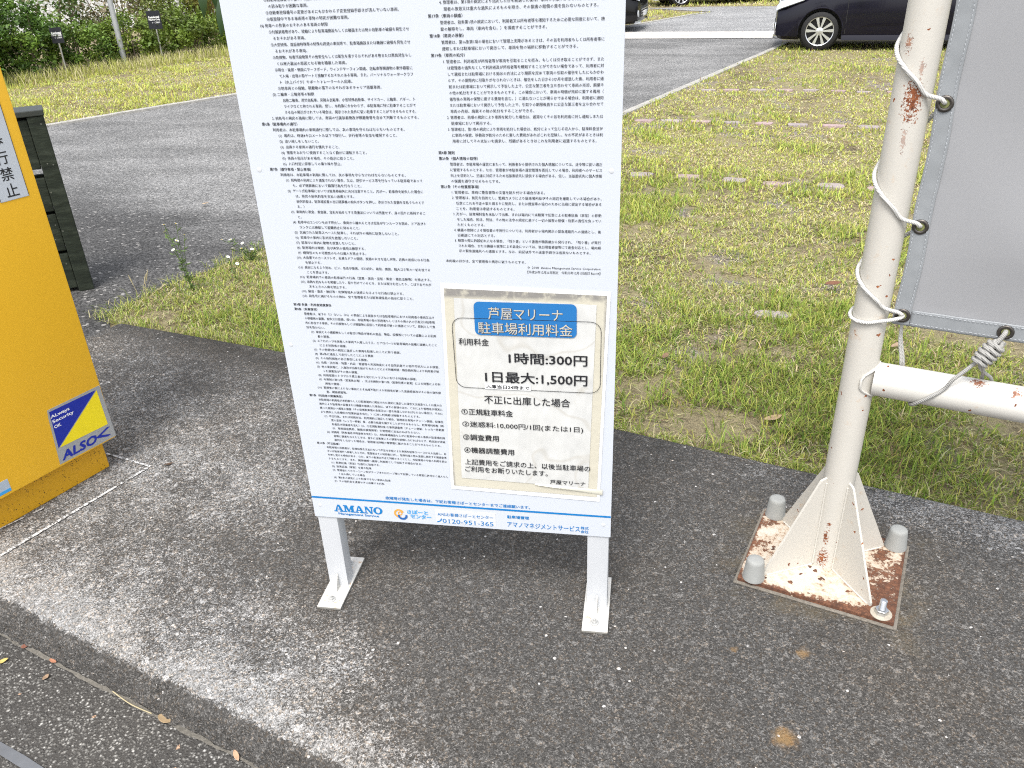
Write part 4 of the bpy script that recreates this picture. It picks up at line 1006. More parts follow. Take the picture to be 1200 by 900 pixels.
# hangman style turns round the standing cord
a0 = Vector((0.247, -0.029, 0.702)); a1 = Vector((0.221, -0.031, 0.652)); ax = (a1-a0).normalized(); e1 = Vector((0, 1, 0)); e2 = ax.cross(e1).normalized()
coil = []
for i in range(16*5+1):
    t = i/(16*5); an = 2*math.pi*5*t; rad = 0.0105 + 0.0035*math.sin(math.pi*t); coil.append(a0 + (a1-a0)*t + e1*(math.cos(an)*rad) + e2*(math.sin(an)*rad))
mb.tube([PF @ p for p in coil], RR*1.12, 8)
coil = []
for i in range(16*5+1):
    t = i/(16*5); an = -2*math.pi*5*t+1.0; rad = 0.0100 + 0.0040*math.sin(math.pi*t); coil.append(a0 + (a1-a0)*t + Vector((0.006, -0.003, 0)) + e1*(math.cos(an)*rad) + e2*(math.sin(an)*rad))
mb.tube([PF @ p for p in coil], RR*1.05, 8)
pts = [(0.222, -0.030, 0.656), (0.205, -0.034, 0.632), (0.185, -0.040, 0.607)] + [(0.172-0.05*f, rr*math.cos(R(a)), 0.558+rr*math.sin(R(a))) for a, f in ((150, 0), (180, .45), (205, .8), (235, 1.05), (270, 1.15), (310, 1.1), (350, 1.0))]
mb.tube([PF @ Vector(p) for p in spline(pts, 8)], RR, 8)
for ds, de in ((0.0, 0.262), (0.006, 0.245)):
    mb.tube([PF @ Vector(p) for p in spline([(0.224+ds, -0.026, 0.652), (0.234+ds*0.5, -0.008, 0.625), (de-0.004, 0.022, 0.596), (de, 0.0425, 0.565), (de, 0.036, 0.535), (de-0.01, 0.01, 0.516)], 8)], 0.0036, 7)
mb.build('cord', rope_mat('weathered_cord', 0.62), tie, True, 80)

# ================================================================== YELLOW MACHINE at the left
FO = Vector((-1.648, 1.987, 0)); FD = -Vector((0.363, 0.932, 0)).normalized(); FN = Vector((-FD.y, FD.x, 0)) * 1.0
if FN.x < 0: FN = -FN
MF = frame(FO, FD, (0, 0, 1), FN)                           # x = along the face towards the road, y = up, z = face normal
def yellow_mat(name, speck=0.0):
    m = NT(name)
    n = m.noise(5, 5, 0.6); st = m.noise(3, 4, 0.5, stretch=(6, 6, 0.6))
    c = m.mix(m.math('ADD', m.math('MULTIPLY', n, 0.5), m.math('MULTIPLY', st, 0.5)), (0.84, 0.462, 0.022), (0.87, 0.495, 0.027))
    if speck:
        s = m.math('MULTIPLY', m.math('LESS_THAN', m.voro(170, 'Distance'), 0.34), m.math('GREATER_THAN', m.sep(m.voro(170))[0], 0.52))
        s = m.math('MULTIPLY', s, m.maprange(m.noise(22, 4), 0.35, 0.62))
        c = m.mix(m.math('MULTIPLY', s, speck), m.mix(1.0, c, (0.74, 0.70, 0.6), 'MULTIPLY'), (0.05, 0.035, 0.015))
    else:
        s = m.math('MULTIPLY', m.math('LESS_THAN', m.voro(30, 'Distance'), 0.05), m.math('GREATER_THAN', m.sep(m.voro(30))[0], 0.75))
        c = m.mix(m.math('MULTIPLY', s, 0.6), c, (0.2, 0.12, 0.03))
    m.color(c); m.set(0.42, spec=0.4); m.bump(m.noise(140, 3), 0.06, 0.003); return m.mat
gate = thing('barrier_machine', FO + FD*0.25 - FN*0.2, 'yellow steel barrier gate cabinet on a speckled yellow plinth', 'barrier machine')
mb = MB(); mb.box((0, 0.105, -0.42), (0.60, 1.27, 0), MF, bev=0.006); body = mb.build('cabinet', yellow_mat('yellow_paint'), gate, True, 40)
mb = MB(); mb.box((0.033, 0.0, -0.387), (0.567, 0.104, -0.033), MF, bev=0.003); mb.build('plinth', yellow_mat('speckled_yellow_paint', 0.9), gate)
mb = MB(); mb.box((-0.008, 1.271, -0.43), (0.61, 1.305, 0.008), MF, bev=0.012); mb.build('lid', bpy.data.materials['yellow_paint'], gate, True, 40)
# signs on the cabinet face; x runs towards the road, which is leftwards as one reads, so texts use -x
FT = lambda lift: TextSheet(FO, -FD, (0, 0, 1), lift)
nz0, nz1 = 0.896, 1.235
mb = MB(); mb.box((0.032, nz0, 0.0002), (0.112, nz1, 0.0012), MF); nw = mb.build('warning_plate', white_enamel, body)
t = FT(0.0016); t.band([(-0.0328, nz0+0.0008), (-0.1112, nz0+0.0008), (-0.1112, nz1-0.0008), (-0.0328, nz1-0.0008)], 0.0013, True)
for ch, z in (('歩', 1.0475), ('行', 1.0055), ('禁', .9635), ('止', .9215)):
    t.line(ch, -0.0895, z, .034, width=.034, height=.034, bold=0.012)
t.build('warning_text', ink, nw)
silver = simple('silver_film', (0.42, 0.43, 0.43), 0.35, 0.4, var=0.08, vscale=25)
st_p = [(-.0, .110), (-.1945, .114), (-.193, .118), (-.181, .270), (-.177, .2945), (-.004, .2950)]
mb = MB(); mb.prism([(-p[0]+0.0005, p[1]) for p in st_p], 0.0007, MF @ Matrix.Translation((0, 0, 0.0002))); stk = mb.build('security_sticker', silver, body)
t = FT(0.0012); t.poly([(-.174, .287), (-.020, .286), (-.1825, .166)]); t.build('blue_half', simple('sticker_blue', (0.008, 0.022, 0.30), 0.4, var=0.08, vscale=30), stk)
t = FT(0.0013); t.poly([(-.0175, .284), (-.0155, .161), (-.178, .166)]); t.build('yellow_half', simple('sticker_yellow', (0.82, 0.66, 0.012), 0.4, var=0.08, vscale=30), stk)
t = FT(0.0015); t.line('ALways', -.1745, .2700, .014, width=.060, bold=0.03); t.line('Security', -.1745, .2535, .014, width=.069, bold=0.03); t.line('OK', -.1745, .2355, .014, width=.022, bold=0.03); t.build('sticker_text', simple('sticker_white', (0.8, 0.8, 0.8), 0.4, var=0), stk)
t = FT(0.0014); t.line('ALSO', -.1835, .1355, .028, width=.122, height=.030, bold=0.05, shear=0.22)
t.poly([(-.062, .138), (-.022, .1525), (-.011, .1505), (-.047, .1370), (-.0145, .1240), (-.026, .1215), (-.062, .1335)])
t.build('sticker_name', bpy.data.materials['sticker_blue'], stk)
mb = MB(); mb.box((0.345, .116, 0.0002), (0.43, .156, 0.001), MF); lb = mb.build('rating_label', simple('label_grey', (0.40, 0.46, 0.52), 0.4, var=0.1, vscale=60), body)
mb = MB(); mb.box((0.346, .117, 0.0012), (0.429, .126, 0.0016), MF); mb.build('label_band', sky_ink, lb)

# ================================================================== DARK GREEN WEATHERED TIMBER BOX behind the machine
def green_mat():
    m = NT('weathered_green_boards')
    n = m.noise(4, 5, 0.65, stretch=(2, 2, 9)); g = m.noise(70, 4)
    c = m.ramp(n, [(0.3, (0.008, 0.011, 0.007)), (0.5, (0.018, 0.024, 0.015)), (0.7, (0.040, 0.048, 0.033))])
    s = m.math('MULTIPLY', m.math('LESS_THAN', m.voro(60, 'Distance'), 0.2), m.math('GREATER_THAN', m.sep(m.voro(60))[0], 0.9))
    m.color(m.mix(m.math('MULTIPLY', s, 0.6), c, (0.2, 0.2, 0.17))); m.set(0.75, spec=0.3); m.bump(m.math('ADD', n, m.math('MULTIPLY', g, 0.3)), 0.5, 0.006); return m.mat
gm_ = green_mat()
bd = Vector((-0.79, -0.61, 0)).normalized(); bq = Vector((-bd.y, bd.x, 0));  bq = bq if bq.y > 0 else -bq
crate = thing('timber_box', (-3.08, 3.6, -0.03), 'dark green weathered slatted timber box behind the yellow machine', 'timber box')
XO = frame((-2.782, 3.522, -0.03), bd, bq, (0, 0, 1))    # x left along its front, y back, z up
Lb, Db, Hb = 0.62, 0.16, 0.886
for (px, py) in ((0, 0), (Lb-0.07, 0), (0, Db-0.07), (Lb-0.07, Db-0.07)):
    mb = MB(); mb.box((px, py, 0), (px+0.07, py+0.07, Hb-0.028), XO, bev=0.004); mb.build('corner_post', gm_, crate)
for i, (z0, z1) in enumerate(((0.02, 0.20), (0.215, 0.40), (0.415, 0.575), (0.62, 0.845))):
    for y0 in (0.018, Db-0.045):
        mb = MB(); mb.box((0.0715, y0+random.uniform(-.004, .004), z0), (Lb-0.0715, y0+0.028, z1), XO, bev=0.004); mb.build('board', gm_, crate)
    for x0 in (0.018, Lb-0.045):
        mb = MB(); mb.box((x0, 0.0715, z0), (x0+0.028, Db-0.0715, z1), XO, bev=0.004); mb.build('board', gm_, crate)
mb = MB(); mb.box((-0.006, -0.006, Hb-0.026), (Lb+0.006, Db+0.006, Hb), XO, bev=0.004); mb.build('lid', simple('grey_green_lid', (0.028, 0.033, 0.028), 0.5, var=0.2, vscale=12), crate)

# ================================================================== GRASS AND PLANTS
def leaf_attr_mat(name, rough=0.75, trans=0.25, spec=0.25):
    """the colour of each blade or leaf is its own, stored per leaf"""
    m = NT(name)
    a = m.node('ShaderNodeAttribute'); a.attribute_name = 'tone'
    n = m.noise(40, 2)
    c = m.mix(m.math('MULTIPLY', n, 0.25), a.outputs['Color'], m.mix(1.0, a.outputs['Color'], (1.25, 1.2, 1.1), 'MULTIPLY'))
    m.color(c); m.set(rough, spec=spec)
    if trans:
        tr = m.node('ShaderNodeBsdfTranslucent'); m.link(c, tr.inputs['Color'])
        mx = m.node('ShaderNodeMixShader'); mx.inputs[0].default_value = trans
        out = m.n['Material Output']; m.link(m.bsdf.outputs[0], mx.inputs[1]); m.link(tr.outputs[0], mx.inputs[2]); m.link(mx.outputs[0], out.inputs['Surface'])
    return m.mat
def np_mesh(name, verts, polys_n, loops, tone):
    """verts (N,3); polys_n sizes; loops vertex indices; tone (N,3)"""
    me = bpy.data.meshes.new(name)
    me.vertices.add(len(verts)); me.vertices.foreach_set('co', verts.astype(np.float32).ravel())
    me.loops.add(len(loops)); me.loops.foreach_set('vertex_index', loops.astype(np.int32))
    me.polygons.add(len(polys_n)); st = np.concatenate([[0], np.cumsum(polys_n)[:-1]])
    me.polygons.foreach_set('loop_start', st.astype(np.int32)); me.update(calc_edges=True)
    at = me.attributes.new('tone', 'FLOAT_COLOR', 'POINT')
    at.data.foreach_set('color', np.concatenate([tone, np.ones((len(tone), 1))], 1).astype(np.float32).ravel())
    me.polygons.foreach_set('use_smooth', np.ones(len(polys_n), bool)); me.validate(); return me
def blade_mesh(name, P, H, Wd, az, lean, tone, curl=0.5):
    """grass blades: P roots (N,3), H length, lean = angle from upright at the root"""
    n = len(P); d = np.stack([np.cos(az), np.sin(az), np.zeros(n)], 1); sd = np.stack([-np.sin(az), np.cos(az), np.zeros(n)], 1)
    up = np.array([0, 0, 1.0])
    l1 = lean; l2 = np.minimum(lean + curl, 1.62)
    a1 = d*np.sin(l1)[:, None] + up*np.cos(l1)[:, None]; a2 = d*np.sin(l2)[:, None] + up*np.cos(l2)[:, None]
    M1 = P + a1*(H*0.55)[:, None]; T = M1 + a2*(H*0.45)[:, None]; T[:, 2] = np.maximum(T[:, 2], P[:, 2]+0.003)
    s0 = sd*(Wd*0.5)[:, None]; s1 = sd*(Wd*0.36)[:, None]
    Vv = np.stack([P-s0, P+s0, M1-s1, M1+s1, T], 1).reshape(-1, 3)
    b = np.arange(n)*5
    L = np.stack([b, b+1, b+3, b+2, b+2, b+3, b+4], 1).ravel()
    pn = np.tile([4, 3], n)
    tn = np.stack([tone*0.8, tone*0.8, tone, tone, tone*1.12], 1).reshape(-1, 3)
    return np_mesh(name, Vv, pn, L, np.clip(tn, 0, 1))
# smooth value noise on a grid, good enough for patches
def vnoise(x, y, sc, seed):
    r = np.random.default_rng(seed); G = r.random((64, 64))
    x = x*sc + 100; y = y*sc + 100; xi = np.floor(x).astype(int); yi = np.floor(y).astype(int); fx = x-xi; fy = y-yi
    fx = fx*fx*(3-2*fx); fy = fy*fy*(3-2*fy)
    g = lambda a, b: G[a % 64, b % 64]
    return (g(xi, yi)*(1-fx)+g(xi+1, yi)*fx)*(1-fy) + (g(xi, yi+1)*(1-fx)+g(xi+1, yi+1)*fx)*fy
def fbm(x, y, sc, seed): return 0.5*vnoise(x, y, sc, seed)+0.3*vnoise(x, y, sc*2.3, seed+1)+0.2*vnoise(x, y, sc*5.1, seed+2)
def in_poly(x, y, poly):
    c = np.zeros(len(x), bool); n = len(poly)
    for i in range(n):
        (x0, y0), (x1, y1) = poly[i], poly[(i+1) % n]
        k = ((y0 > y) != (y1 > y)) & (x < (x1-x0)*(y-y0)/((y1-y0) if y1 != y0 else 1e-9)+x0); c ^= k
    return c
def ghn(x, y):
    t = np.clip((x*V.x+y*V.y-2.235)/4, 0, 1); return -0.03-0.12*t*t*(3-2*t)
grass_mat = leaf_attr_mat('grass_blades', 0.7, 0.38)
def scatter(poly, dens):
    xs = [p[0] for p in poly]; ys = [p[1] for p in poly]; A = (max(xs)-min(xs))*(max(ys)-min(ys)); n = int(A*dens)
    x = rng.uniform(min(xs), max(xs), n); y = rng.uniform(min(ys), max(ys), n); k = in_poly(x, y, poly); return x[k], y[k]
GREEN = np.array([0.245, 0.335, 0.060]); LIME = np.array([0.44, 0.47, 0.115]); STRAW = np.array([0.58, 0.53, 0.31]); DARK = np.array([0.12, 0.21, 0.032]); BROWN = np.array([0.28, 0.20, 0.12])
def grass(name, polys, hgt=0.044, dry=0.0, lime=0.0, kind='stuff', label=None, thin=True, wide=1.0):
    X, Y, Wm = [], [], []
    for poly, dens, wm_ in polys:
        x, y = scatter(poly, dens); X.append(x); Y.append(y); Wm.append(np.full(len(x), wm_))
    x = np.concatenate(X); y = np.concatenate(Y); wm_ = np.concatenate(Wm)
    n1 = fbm(x, y, 1.5, 5); n2 = fbm(x, y, 4.5, 15); n3 = fbm(x, y, 0.6, 25)
    if thin:
        bare = np.clip((fbm(x, y, 3.2, 40)*0.6+fbm(x, y, 9, 46)*0.4 - 0.57)/0.07, 0, 1)
        keep = rng.random(len(x)) > bare*0.88
        for (px, py, L, Wd) in stone_spots:
            dx = (x-px)*ST.x+(y-py)*ST.y; dy = -(x-px)*ST.y+(y-py)*ST.x
            keep &= ~((np.abs(dx) < L/2+0.005) & (np.abs(dy) < Wd/2+0.012) & (rng.random(len(x)) < 0.80))
        x, y, wm_, n1, n2, n3 = (a[keep] for a in (x, y, wm_, n1, n2, n3))
    n = len(x); P = np.stack([x, y, ghn(x, y)], 1)
    vv = x*V.x+y*V.y
    farness = np.clip((vv-3.0)/3.2, 0, 1)
    lush = np.clip((n1*0.6+n2*0.4-0.44)/0.16, 0, 1)
    r = rng.random(n)
    p_straw = 0.09+0.36*(1-lush)+dry; p_lime = 0.36+0.26*farness+lime
    tone = np.where((r < p_straw)[:, None], STRAW, np.where((r < p_straw+p_lime)[:, None], LIME, GREEN))
    tone = np.where((rng.random(n) < 0.09*(1-farness))[:, None], DARK, tone); tone = np.where((rng.random(n) < 0.05)[:, None], BROWN, tone)
    tone = tone*(1+0.18*farness)[:, None]*rng.uniform(0.72, 1.28, (n, 1))*(1+rng.normal(0, 0.06, (n, 3)))
    straw = (r < p_straw)
    H = hgt*rng.uniform(0.5, 1.35, n)*(0.66+0.72*lush*lush); H = np.where(straw, H*1.05, H)
    lean = np.where(straw, rng.uniform(0.7, 1.55, n), rng.uniform(0.15, 1.2, n))
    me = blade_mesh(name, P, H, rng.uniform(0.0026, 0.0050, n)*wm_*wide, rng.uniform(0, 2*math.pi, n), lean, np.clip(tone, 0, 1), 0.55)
    o = link_mesh(name, me, grass_mat); return tag(o, label, kind=kind)
P_ = lambda u, v: xy(u, v)
def reg(v): return interp(v, RIGHT_EDGE)
lawn = []
for v0, v1, dens, wm_, u1 in ((2.21, 2.9, 12500, 1.0, 1.9), (2.9, 3.9, 10000, 1.1, 2.4), (3.9, 5.4, 6200, 1.4, 2.9), (5.4, 7.6, 3300, 1.9, 3.6), (7.6, 10.5, 1700, 2.6, 4.6), (10.5, 15.0, 850, 3.0, 5.5)):
    vs_ = list(np.linspace(v0, v1, 6))
    poly = [P_(reg(v)+ (0.0 if v > 5.2 else 0.0), v) for v in vs_] + [P_(u1, v1), P_(u1, v0)]
    lawn.append((poly, dens, wm_))
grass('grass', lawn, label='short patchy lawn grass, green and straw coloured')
# longer tufts creeping over the kerb edge of the apron and over the asphalt at the corner
def edge_tufts():
    x, y = [], []
    for u in np.arange(-3.45, 2.0, 0.011):
        k = rng.integers(1, 9); lim = interp(u, [(-3.21, 2.150), (-2.31, 2.222), (-0.84, 2.226), (1.36, 2.25), (6, 2.3)])
        if vnoise(np.array([u]), np.array([1.0]), 6, 77)[0] < 0.3: k = k//3
        for _ in range(k):
            q = xy(u+rng.normal(0, .01), lim+0.012+abs(rng.normal(0, .03))); x.append(q[0]); y.append(q[1])
    for v in np.arange(2.15, 5.0, 0.009):
        if vnoise(np.array([v]), np.array([3.0]), 5, 79)[0] < 0.25: continue
        for _ in range(rng.integers(1, 9)):
            q = xy(reg(v)+rng.normal(0.02, .045), v+rng.normal(0, .01)); x.append(q[0]); y.append(q[1])
    x = np.array(x); y = np.array(y); n = len(x); P = np.stack([x, y, ghn(x, y)-0.004], 1); r = rng.random(n)
    tone = np.where((r < 0.28)[:, None], STRAW, np.where((r < 0.62)[:, None], LIME*0.85, GREEN))*rng.uniform(0.75, 1.25, (n, 1))
    me = blade_mesh('edge_grass', P, rng.uniform(0.025, 0.085, n), rng.uniform(0.0022, 0.0042, n), rng.uniform(0, 6.28, n), rng.uniform(0.15, 1.2, n), tone, 0.6)
    tag(link_mesh('edge_grass', me, grass_mat), kind='stuff')
edge_tufts()
# verge on the far side of the lane, the island beyond, and the dry strip across the far road
LE = lambda v, d=0: P_(interp(v, LEFT_EDGE)-0.06+d, v)
verge = [([LE(3.6), LE(8), LE(14), P_(-11.2, 15.5), P_(-12.6, 12), P_(-13.4, 7.2), P_(-13, 3.6)], 1250, 3.0), ([LE(14), LE(17.2), P_(-9.5, 20), P_(-11.2, 15.5)], 350, 3.6)]
grass('verge_grass', verge, hgt=0.05, lime=0.3, label='sunlit yellow green verge grass in front of the hedge')
grass('verge_grass', [([(-0.52, 18.98), (1.36, 21.98), (0.65, 22.15), (-0.28, 23.8), (-5, 25.5), (-7.5, 21.5), (-3.0, 19.2)], 330, 4.6)], hgt=0.05, lime=0.3, thin=False, label='bright green grass island beyond the lane')
grass('verge_grass', [([(-3, 24.9), (1.36, 23.95), (3.2, 23.45), (12, 21.6), (16, 23), (3.6, 26.3), (-3, 27.5)], 330, 5.5)], hgt=0.11, dry=0.35, thin=False, label='dry straw coloured grass strip along the far road')
def tall_fringe():                                    # uncut seed heads at the hedge foot
    x, y = [], []
    for t in np.linspace(0, 1, 5200):
        q = Vector((-10.1, 10.9)).lerp(Vector((-6.4, 18.2)), t)
        x.append(q.x+rng.normal(0.15, 0.22)); y.append(q.y+rng.normal(-0.1, 0.2))
    x = np.array(x); y = np.array(y); n = len(x); P = np.stack([x, y, ghn(x, y)], 1); r = rng.random(n)
    tone = np.where((r < 0.45)[:, None], STRAW*1.05, LIME)*rng.uniform(0.8, 1.2, (n, 1))
    tag(link_mesh('tall_grass', blade_mesh('tall_grass', P, rng.uniform(0.08, 0.26, n), rng.uniform(0.006, 0.011, n), rng.uniform(0, 6.28, n), rng.uniform(0.02, 0.6, n), tone, 0.5), grass_mat), kind='stuff')
tall_fringe()

# ---- leaves as small folded faces
leaf_mat = leaf_attr_mat('shrub_leaves', 0.5, 0.22, 0.4)
def leaf_cloud(P, L, Wd, tone, tilt=0.9, droop=0.0):
    """P centres; each leaf a folded diamond; returns arrays"""
    n = len(P); az = rng.uniform(0, 2*math.pi, n); el = rng.normal(0.15-droop, tilt*0.6, n)
    d = np.stack([np.cos(az)*np.cos(el), np.sin(az)*np.cos(el), np.sin(el)], 1)
    s = np.stack([-np.sin(az), np.cos(az), np.zeros(n)], 1); ro = rng.normal(0, 0.7, n)
    up = np.cross(d, s); s = s*np.cos(ro)[:, None] + up*np.sin(ro)[:, None]; up = np.cross(d, s)
    A = P - d*(L*0.5)[:, None]; B = P + d*(L*0.5)[:, None]
    m1 = P + s*(Wd*0.5)[:, None] + up*(Wd*0.14)[:, None]; m2 = P - s*(Wd*0.5)[:, None] + up*(Wd*0.14)[:, None]
    Vv = np.stack([A, m1, B, m2], 1).reshape(-1, 3); b = np.arange(n)*4
    Lp = np.stack([b, b+1, b+2, b, b+2, b+3], 1).ravel()
    return Vv, Lp, np.full(2*n, 3), np.repeat(np.clip(tone, 0, 1), 4, 0)
def shrub_points(n, R3, clumps, seed, bottom=0.0):
    """points gathered in clumps near the surface of a lumpy body"""
    r = np.random.default_rng(seed)
    th = r.uniform(0, 2*math.pi, clumps); z = r.uniform(-0.85, 1.0, clumps); q = np.sqrt(1-z*z*0.9)
    C = np.stack([q*np.cos(th), q*np.sin(th), z], 1)*r.uniform(0.55, 1.0, (clumps, 1))*R3
    k = r.integers(0, clumps, n); cs = r.uniform(0.10, 0.24, clumps)[k]*min(R3)
    return C[k] + r.normal(0, 1, (n, 3))*cs[:, None]*np.array([1, 1, 0.8]), k
bark = simple('twig_bark', (0.11, 0.085, 0.06), 0.9, var=0.3, vscale=30, bump=0.3)
def shrub(name, x, y, R3, n, cols, leaf, label, cat, group=None, seed=0, stems=6, base=None, lift=0.0):
    z0 = gh(x, y) - 0.0
    t = thing(name, (x, y, z0), label, cat, group)
    Pt, k = shrub_points(n, R3, 46, seed)
    Pt[:, 2] += R3[2]*0.86 + lift; ok = Pt[:, 2] > 0.02; Pt = Pt[ok]; k = k[ok]; m_ = len(Pt)
    r = np.random.default_rng(seed+100)
    ct = np.array(cols)[r.integers(0, len(cols), 46)][k]*r.uniform(0.72, 1.28, (m_, 1))
    L = r.uniform(0.7, 1.3, m_)*leaf
    Vv, Lp, pn, tn = leaf_cloud(Pt + np.array([x, y, z0]), L, L*0.55, ct)
    me = np_mesh('foliage', Vv, pn, Lp, tn); link_mesh('foliage', me, leaf_mat, t)
    mb = MB()
    for i in range(stems):
        a = random.uniform(0, 6.28); rr_ = random.uniform(0.3, 0.75)
        tip = Vector((x+math.cos(a)*R3[0]*rr_, y+math.sin(a)*R3[1]*rr_, z0+R3[2]*random.uniform(0.9, 1.6)+lift))
        b = Vector((x+math.cos(a)*0.08, y+math.sin(a)*0.08, z0-0.02)); mid = b.lerp(tip, 0.5)+Vector((random.uniform(-.05, .05), random.uniform(-.05, .05), 0.06))
        mb.tube([b, mid, tip], [0.016, 0.011, 0.004], 6)
    mb.build('stem', bark, t, True); return t
DG = [(0.065, 0.13, 0.02), (0.10, 0.185, 0.03), (0.15, 0.25, 0.04), (0.075, 0.14, 0.028)]
MG = [(0.11, 0.175, 0.026), (0.17, 0.245, 0.038), (0.22, 0.29, 0.045), (0.12, 0.165, 0.036)]
YG = [(0.17, 0.23, 0.04), (0.24, 0.28, 0.055), (0.28, 0.29, 0.07), (0.16, 0.20, 0.05)]
BR = [(0.16, 0.16, 0.07), (0.18, 0.13, 0.08), (0.14, 0.17, 0.045), (0.24, 0.20, 0.12)]
hg = 'shrubs of the hedge behind the verge'
shrub('hedge_shrub', -10.00, 11.28, (0.62, 0.55, 0.62), 5200, DG, 0.075, 'dense dark green shrub at the left end of the hedge, beside the yellow machine', 'shrub', hg, 1)
shrub('hedge_shrub', -9.87, 12.48, (0.66, 0.6, 0.60), 5600, DG+MG[:1], 0.07, 'dark green shrub left of the half hidden black sign', 'shrub', hg, 2)
shrub('hedge_shrub', -9.55, 13.38, (0.58, 0.55, 0.42), 4600, MG[:2]+DG[2:], 0.06, 'low twiggy green shrub with brown gaps between the black sign and the grey pole', 'shrub', hg, 3)
shrub('hedge_shrub', -9.17, 14.38, (0.62, 0.58, 0.40), 5000, MG, 0.06, 'low clipped green shrub just left of the upright black sign', 'shrub', hg, 4)
shrub('hedge_shrub', -8.50, 15.18, (0.66, 0.6, 0.42), 5200, MG, 0.06, 'low clipped green shrub right behind the upright black sign', 'shrub', hg, 5)
shrub('hedge_shrub', -7.87, 16.08, (0.66, 0.6, 0.42), 5200, MG+DG[1:2], 0.06, 'low clipped green shrub disappearing behind the left edge of the terms board', 'shrub', hg, 6)
shrub('hedge_shrub', -7.20, 17.13, (0.7, 0.6, 0.45), 3600, MG, 0.065, 'clipped green shrub at the hidden right end of the hedge', 'shrub', hg, 7)
hb = 'taller bushes behind the hedge'
shrub('bush', -11.0, 12.3, (1.1, 1.0, 1.15), 8000, DG, 0.09, 'tall dark bush rising behind the left end of the hedge', 'bush', hb, 11, lift=0.1)
shrub('bush', -10.45, 14.1, (0.85, 0.8, 0.75), 1500, DG+BR[:1], 0.08, 'open reddish green bush behind the half hidden black sign', 'bush', hb, 12, lift=0.1)
shrub('bush', -10.0, 15.3, (0.8, 0.8, 0.8), 2600, BR+YG[:1], 0.07, 'brownish thin bush behind the hedge left of the grey pole', 'bush', hb, 13)
shrub('bush', -9.6, 16.6, (0.85, 0.8, 0.8), 6500, YG, 0.07, 'bright lime green bush behind the grey pole', 'bush', hb, 14)
shrub('bush', -8.5, 18.6, (0.8, 0.8, 0.7), 5000, MG+YG[:1], 0.07, 'green bush behind the hedge close to the terms board', 'bush', hb, 15)
# feathery golden grass clump
def plume():
    x, y = -9.0, 16.9; t = thing('pampas_clump', (x, y, -0.15), 'feathery golden ornamental grass behind the upright black sign', 'ornamental grass')
    n = 5200; a = rng.uniform(0, 6.28, n); q = np.abs(rng.normal(0, 0.32, n)); z = rng.uniform(0.1, 1.7, n)
    P = np.stack([x+q*np.cos(a), y+q*np.sin(a), -0.15+z], 1)
    tone = np.where((rng.random(n) < 0.55)[:, None], np.array([0.30, 0.225, 0.075]), np.array([0.21, 0.22, 0.06]))*rng.uniform(0.7, 1.3, (n, 1))
    link_mesh('blades', blade_mesh('blades', P, rng.uniform(0.15, 0.4, n), rng.uniform(0.006, 0.012, n), a, rng.uniform(0, 0.5, n), tone, 0.5), grass_mat, t)
plume()
far_g = 'bushes beyond the far road'
for i, (x, y, R3, cl) in enumerate(((0.3, 28.6, (1.6, 1.2, 1.2), DG), (3.0, 27.9, (1.5, 1.2, 1.0), MG), (5.6, 27.0, (1.5, 1.2, 1.1), DG), (8.4, 26.2, (1.7, 1.2, 1.2), MG), (-2.8, 29.0, (1.7, 1.3, 1.4), DG), (11.4, 25.4, (1.7, 1.2, 1.2), DG))):
    shrub('bush', x, y, R3, 3200, cl, 0.13, ('dark green bush beyond the far road behind the black car', 'mid green bush beyond the dry grass strip, between black car and minivan', 'dark bush behind the bonnet of the navy minivan',
          'mid green bush hidden behind the navy minivan', 'dark bush behind the terms board beyond the far road', 'dark bush behind the grey banner beyond the far road')[i], 'bush', far_g, 30+i)

# ---- young tree behind the board: only a few drooping leaves of it show past the board's edge
tr = thing('young_tree', (-0.62, 4.35, gh(-0.62, 4.35)), 'young tree behind the board whose dark drooping leaves show at its upper left edge', 'tree')
mb = MB(); mb.tube([(-0.62, 4.35, -0.09), (-0.60, 4.37, 0.7), (-0.64, 4.36, 1.5), (-0.60, 4.40, 2.4), (-0.62, 4.38, 3.0)], [0.035, 0.03, 0.026, 0.017, 0.006], 10); mb.build('trunk', bark, tr, True)
limbs = [[(-0.64, 4.36, 1.5), (-1.05, 3.95, 1.66), (-1.45, 3.5, 1.60), (-1.62, 3.25, 1.46)], [(-0.63, 4.37, 1.8), (-0.2, 4.6, 2.2), (0.1, 4.7, 2.5)], [(-0.62, 4.38, 2.0), (-0.8, 4.8, 2.5), (-0.9, 5.0, 2.8)], [(-0.61, 4.39, 2.2), (-0.5, 4.0, 2.7), (-0.45, 3.8, 2.9)]]
mb = MB()
for l in limbs: mb.tube(spline(l, 5), [0.016]+[0.010]*(len(spline(l, 5))-2)+[0.004], 7)
mb.build('branch', bark, tr, True)
pts = []
for l in limbs[1:]:
    for _ in range(130):
        q = Vector(l[-2]).lerp(Vector(l[-1]), random.uniform(-0.3, 1.3)); pts.append(q+Vector((random.gauss(0, .2), random.gauss(0, .2), random.gauss(0, .16))))
for _ in range(60): pts.append(Vector((random.gauss(-0.62, .22), random.gauss(4.38, .22), random.gauss(2.9, .3))))
P = np.array([tuple(p) for p in pts]); n = len(P); L = rng.uniform(0.07, 0.12, n)
Vv, Lp, pn, tn = leaf_cloud(P, L, L*0.38, np.tile(np.array([0.03, 0.065, 0.015]), (n, 1))*rng.uniform(0.7, 1.3, (n, 1)), 0.8, 0.7)
link_mesh('crown', np_mesh('crown', Vv, pn, Lp, tn), leaf_mat, tr)
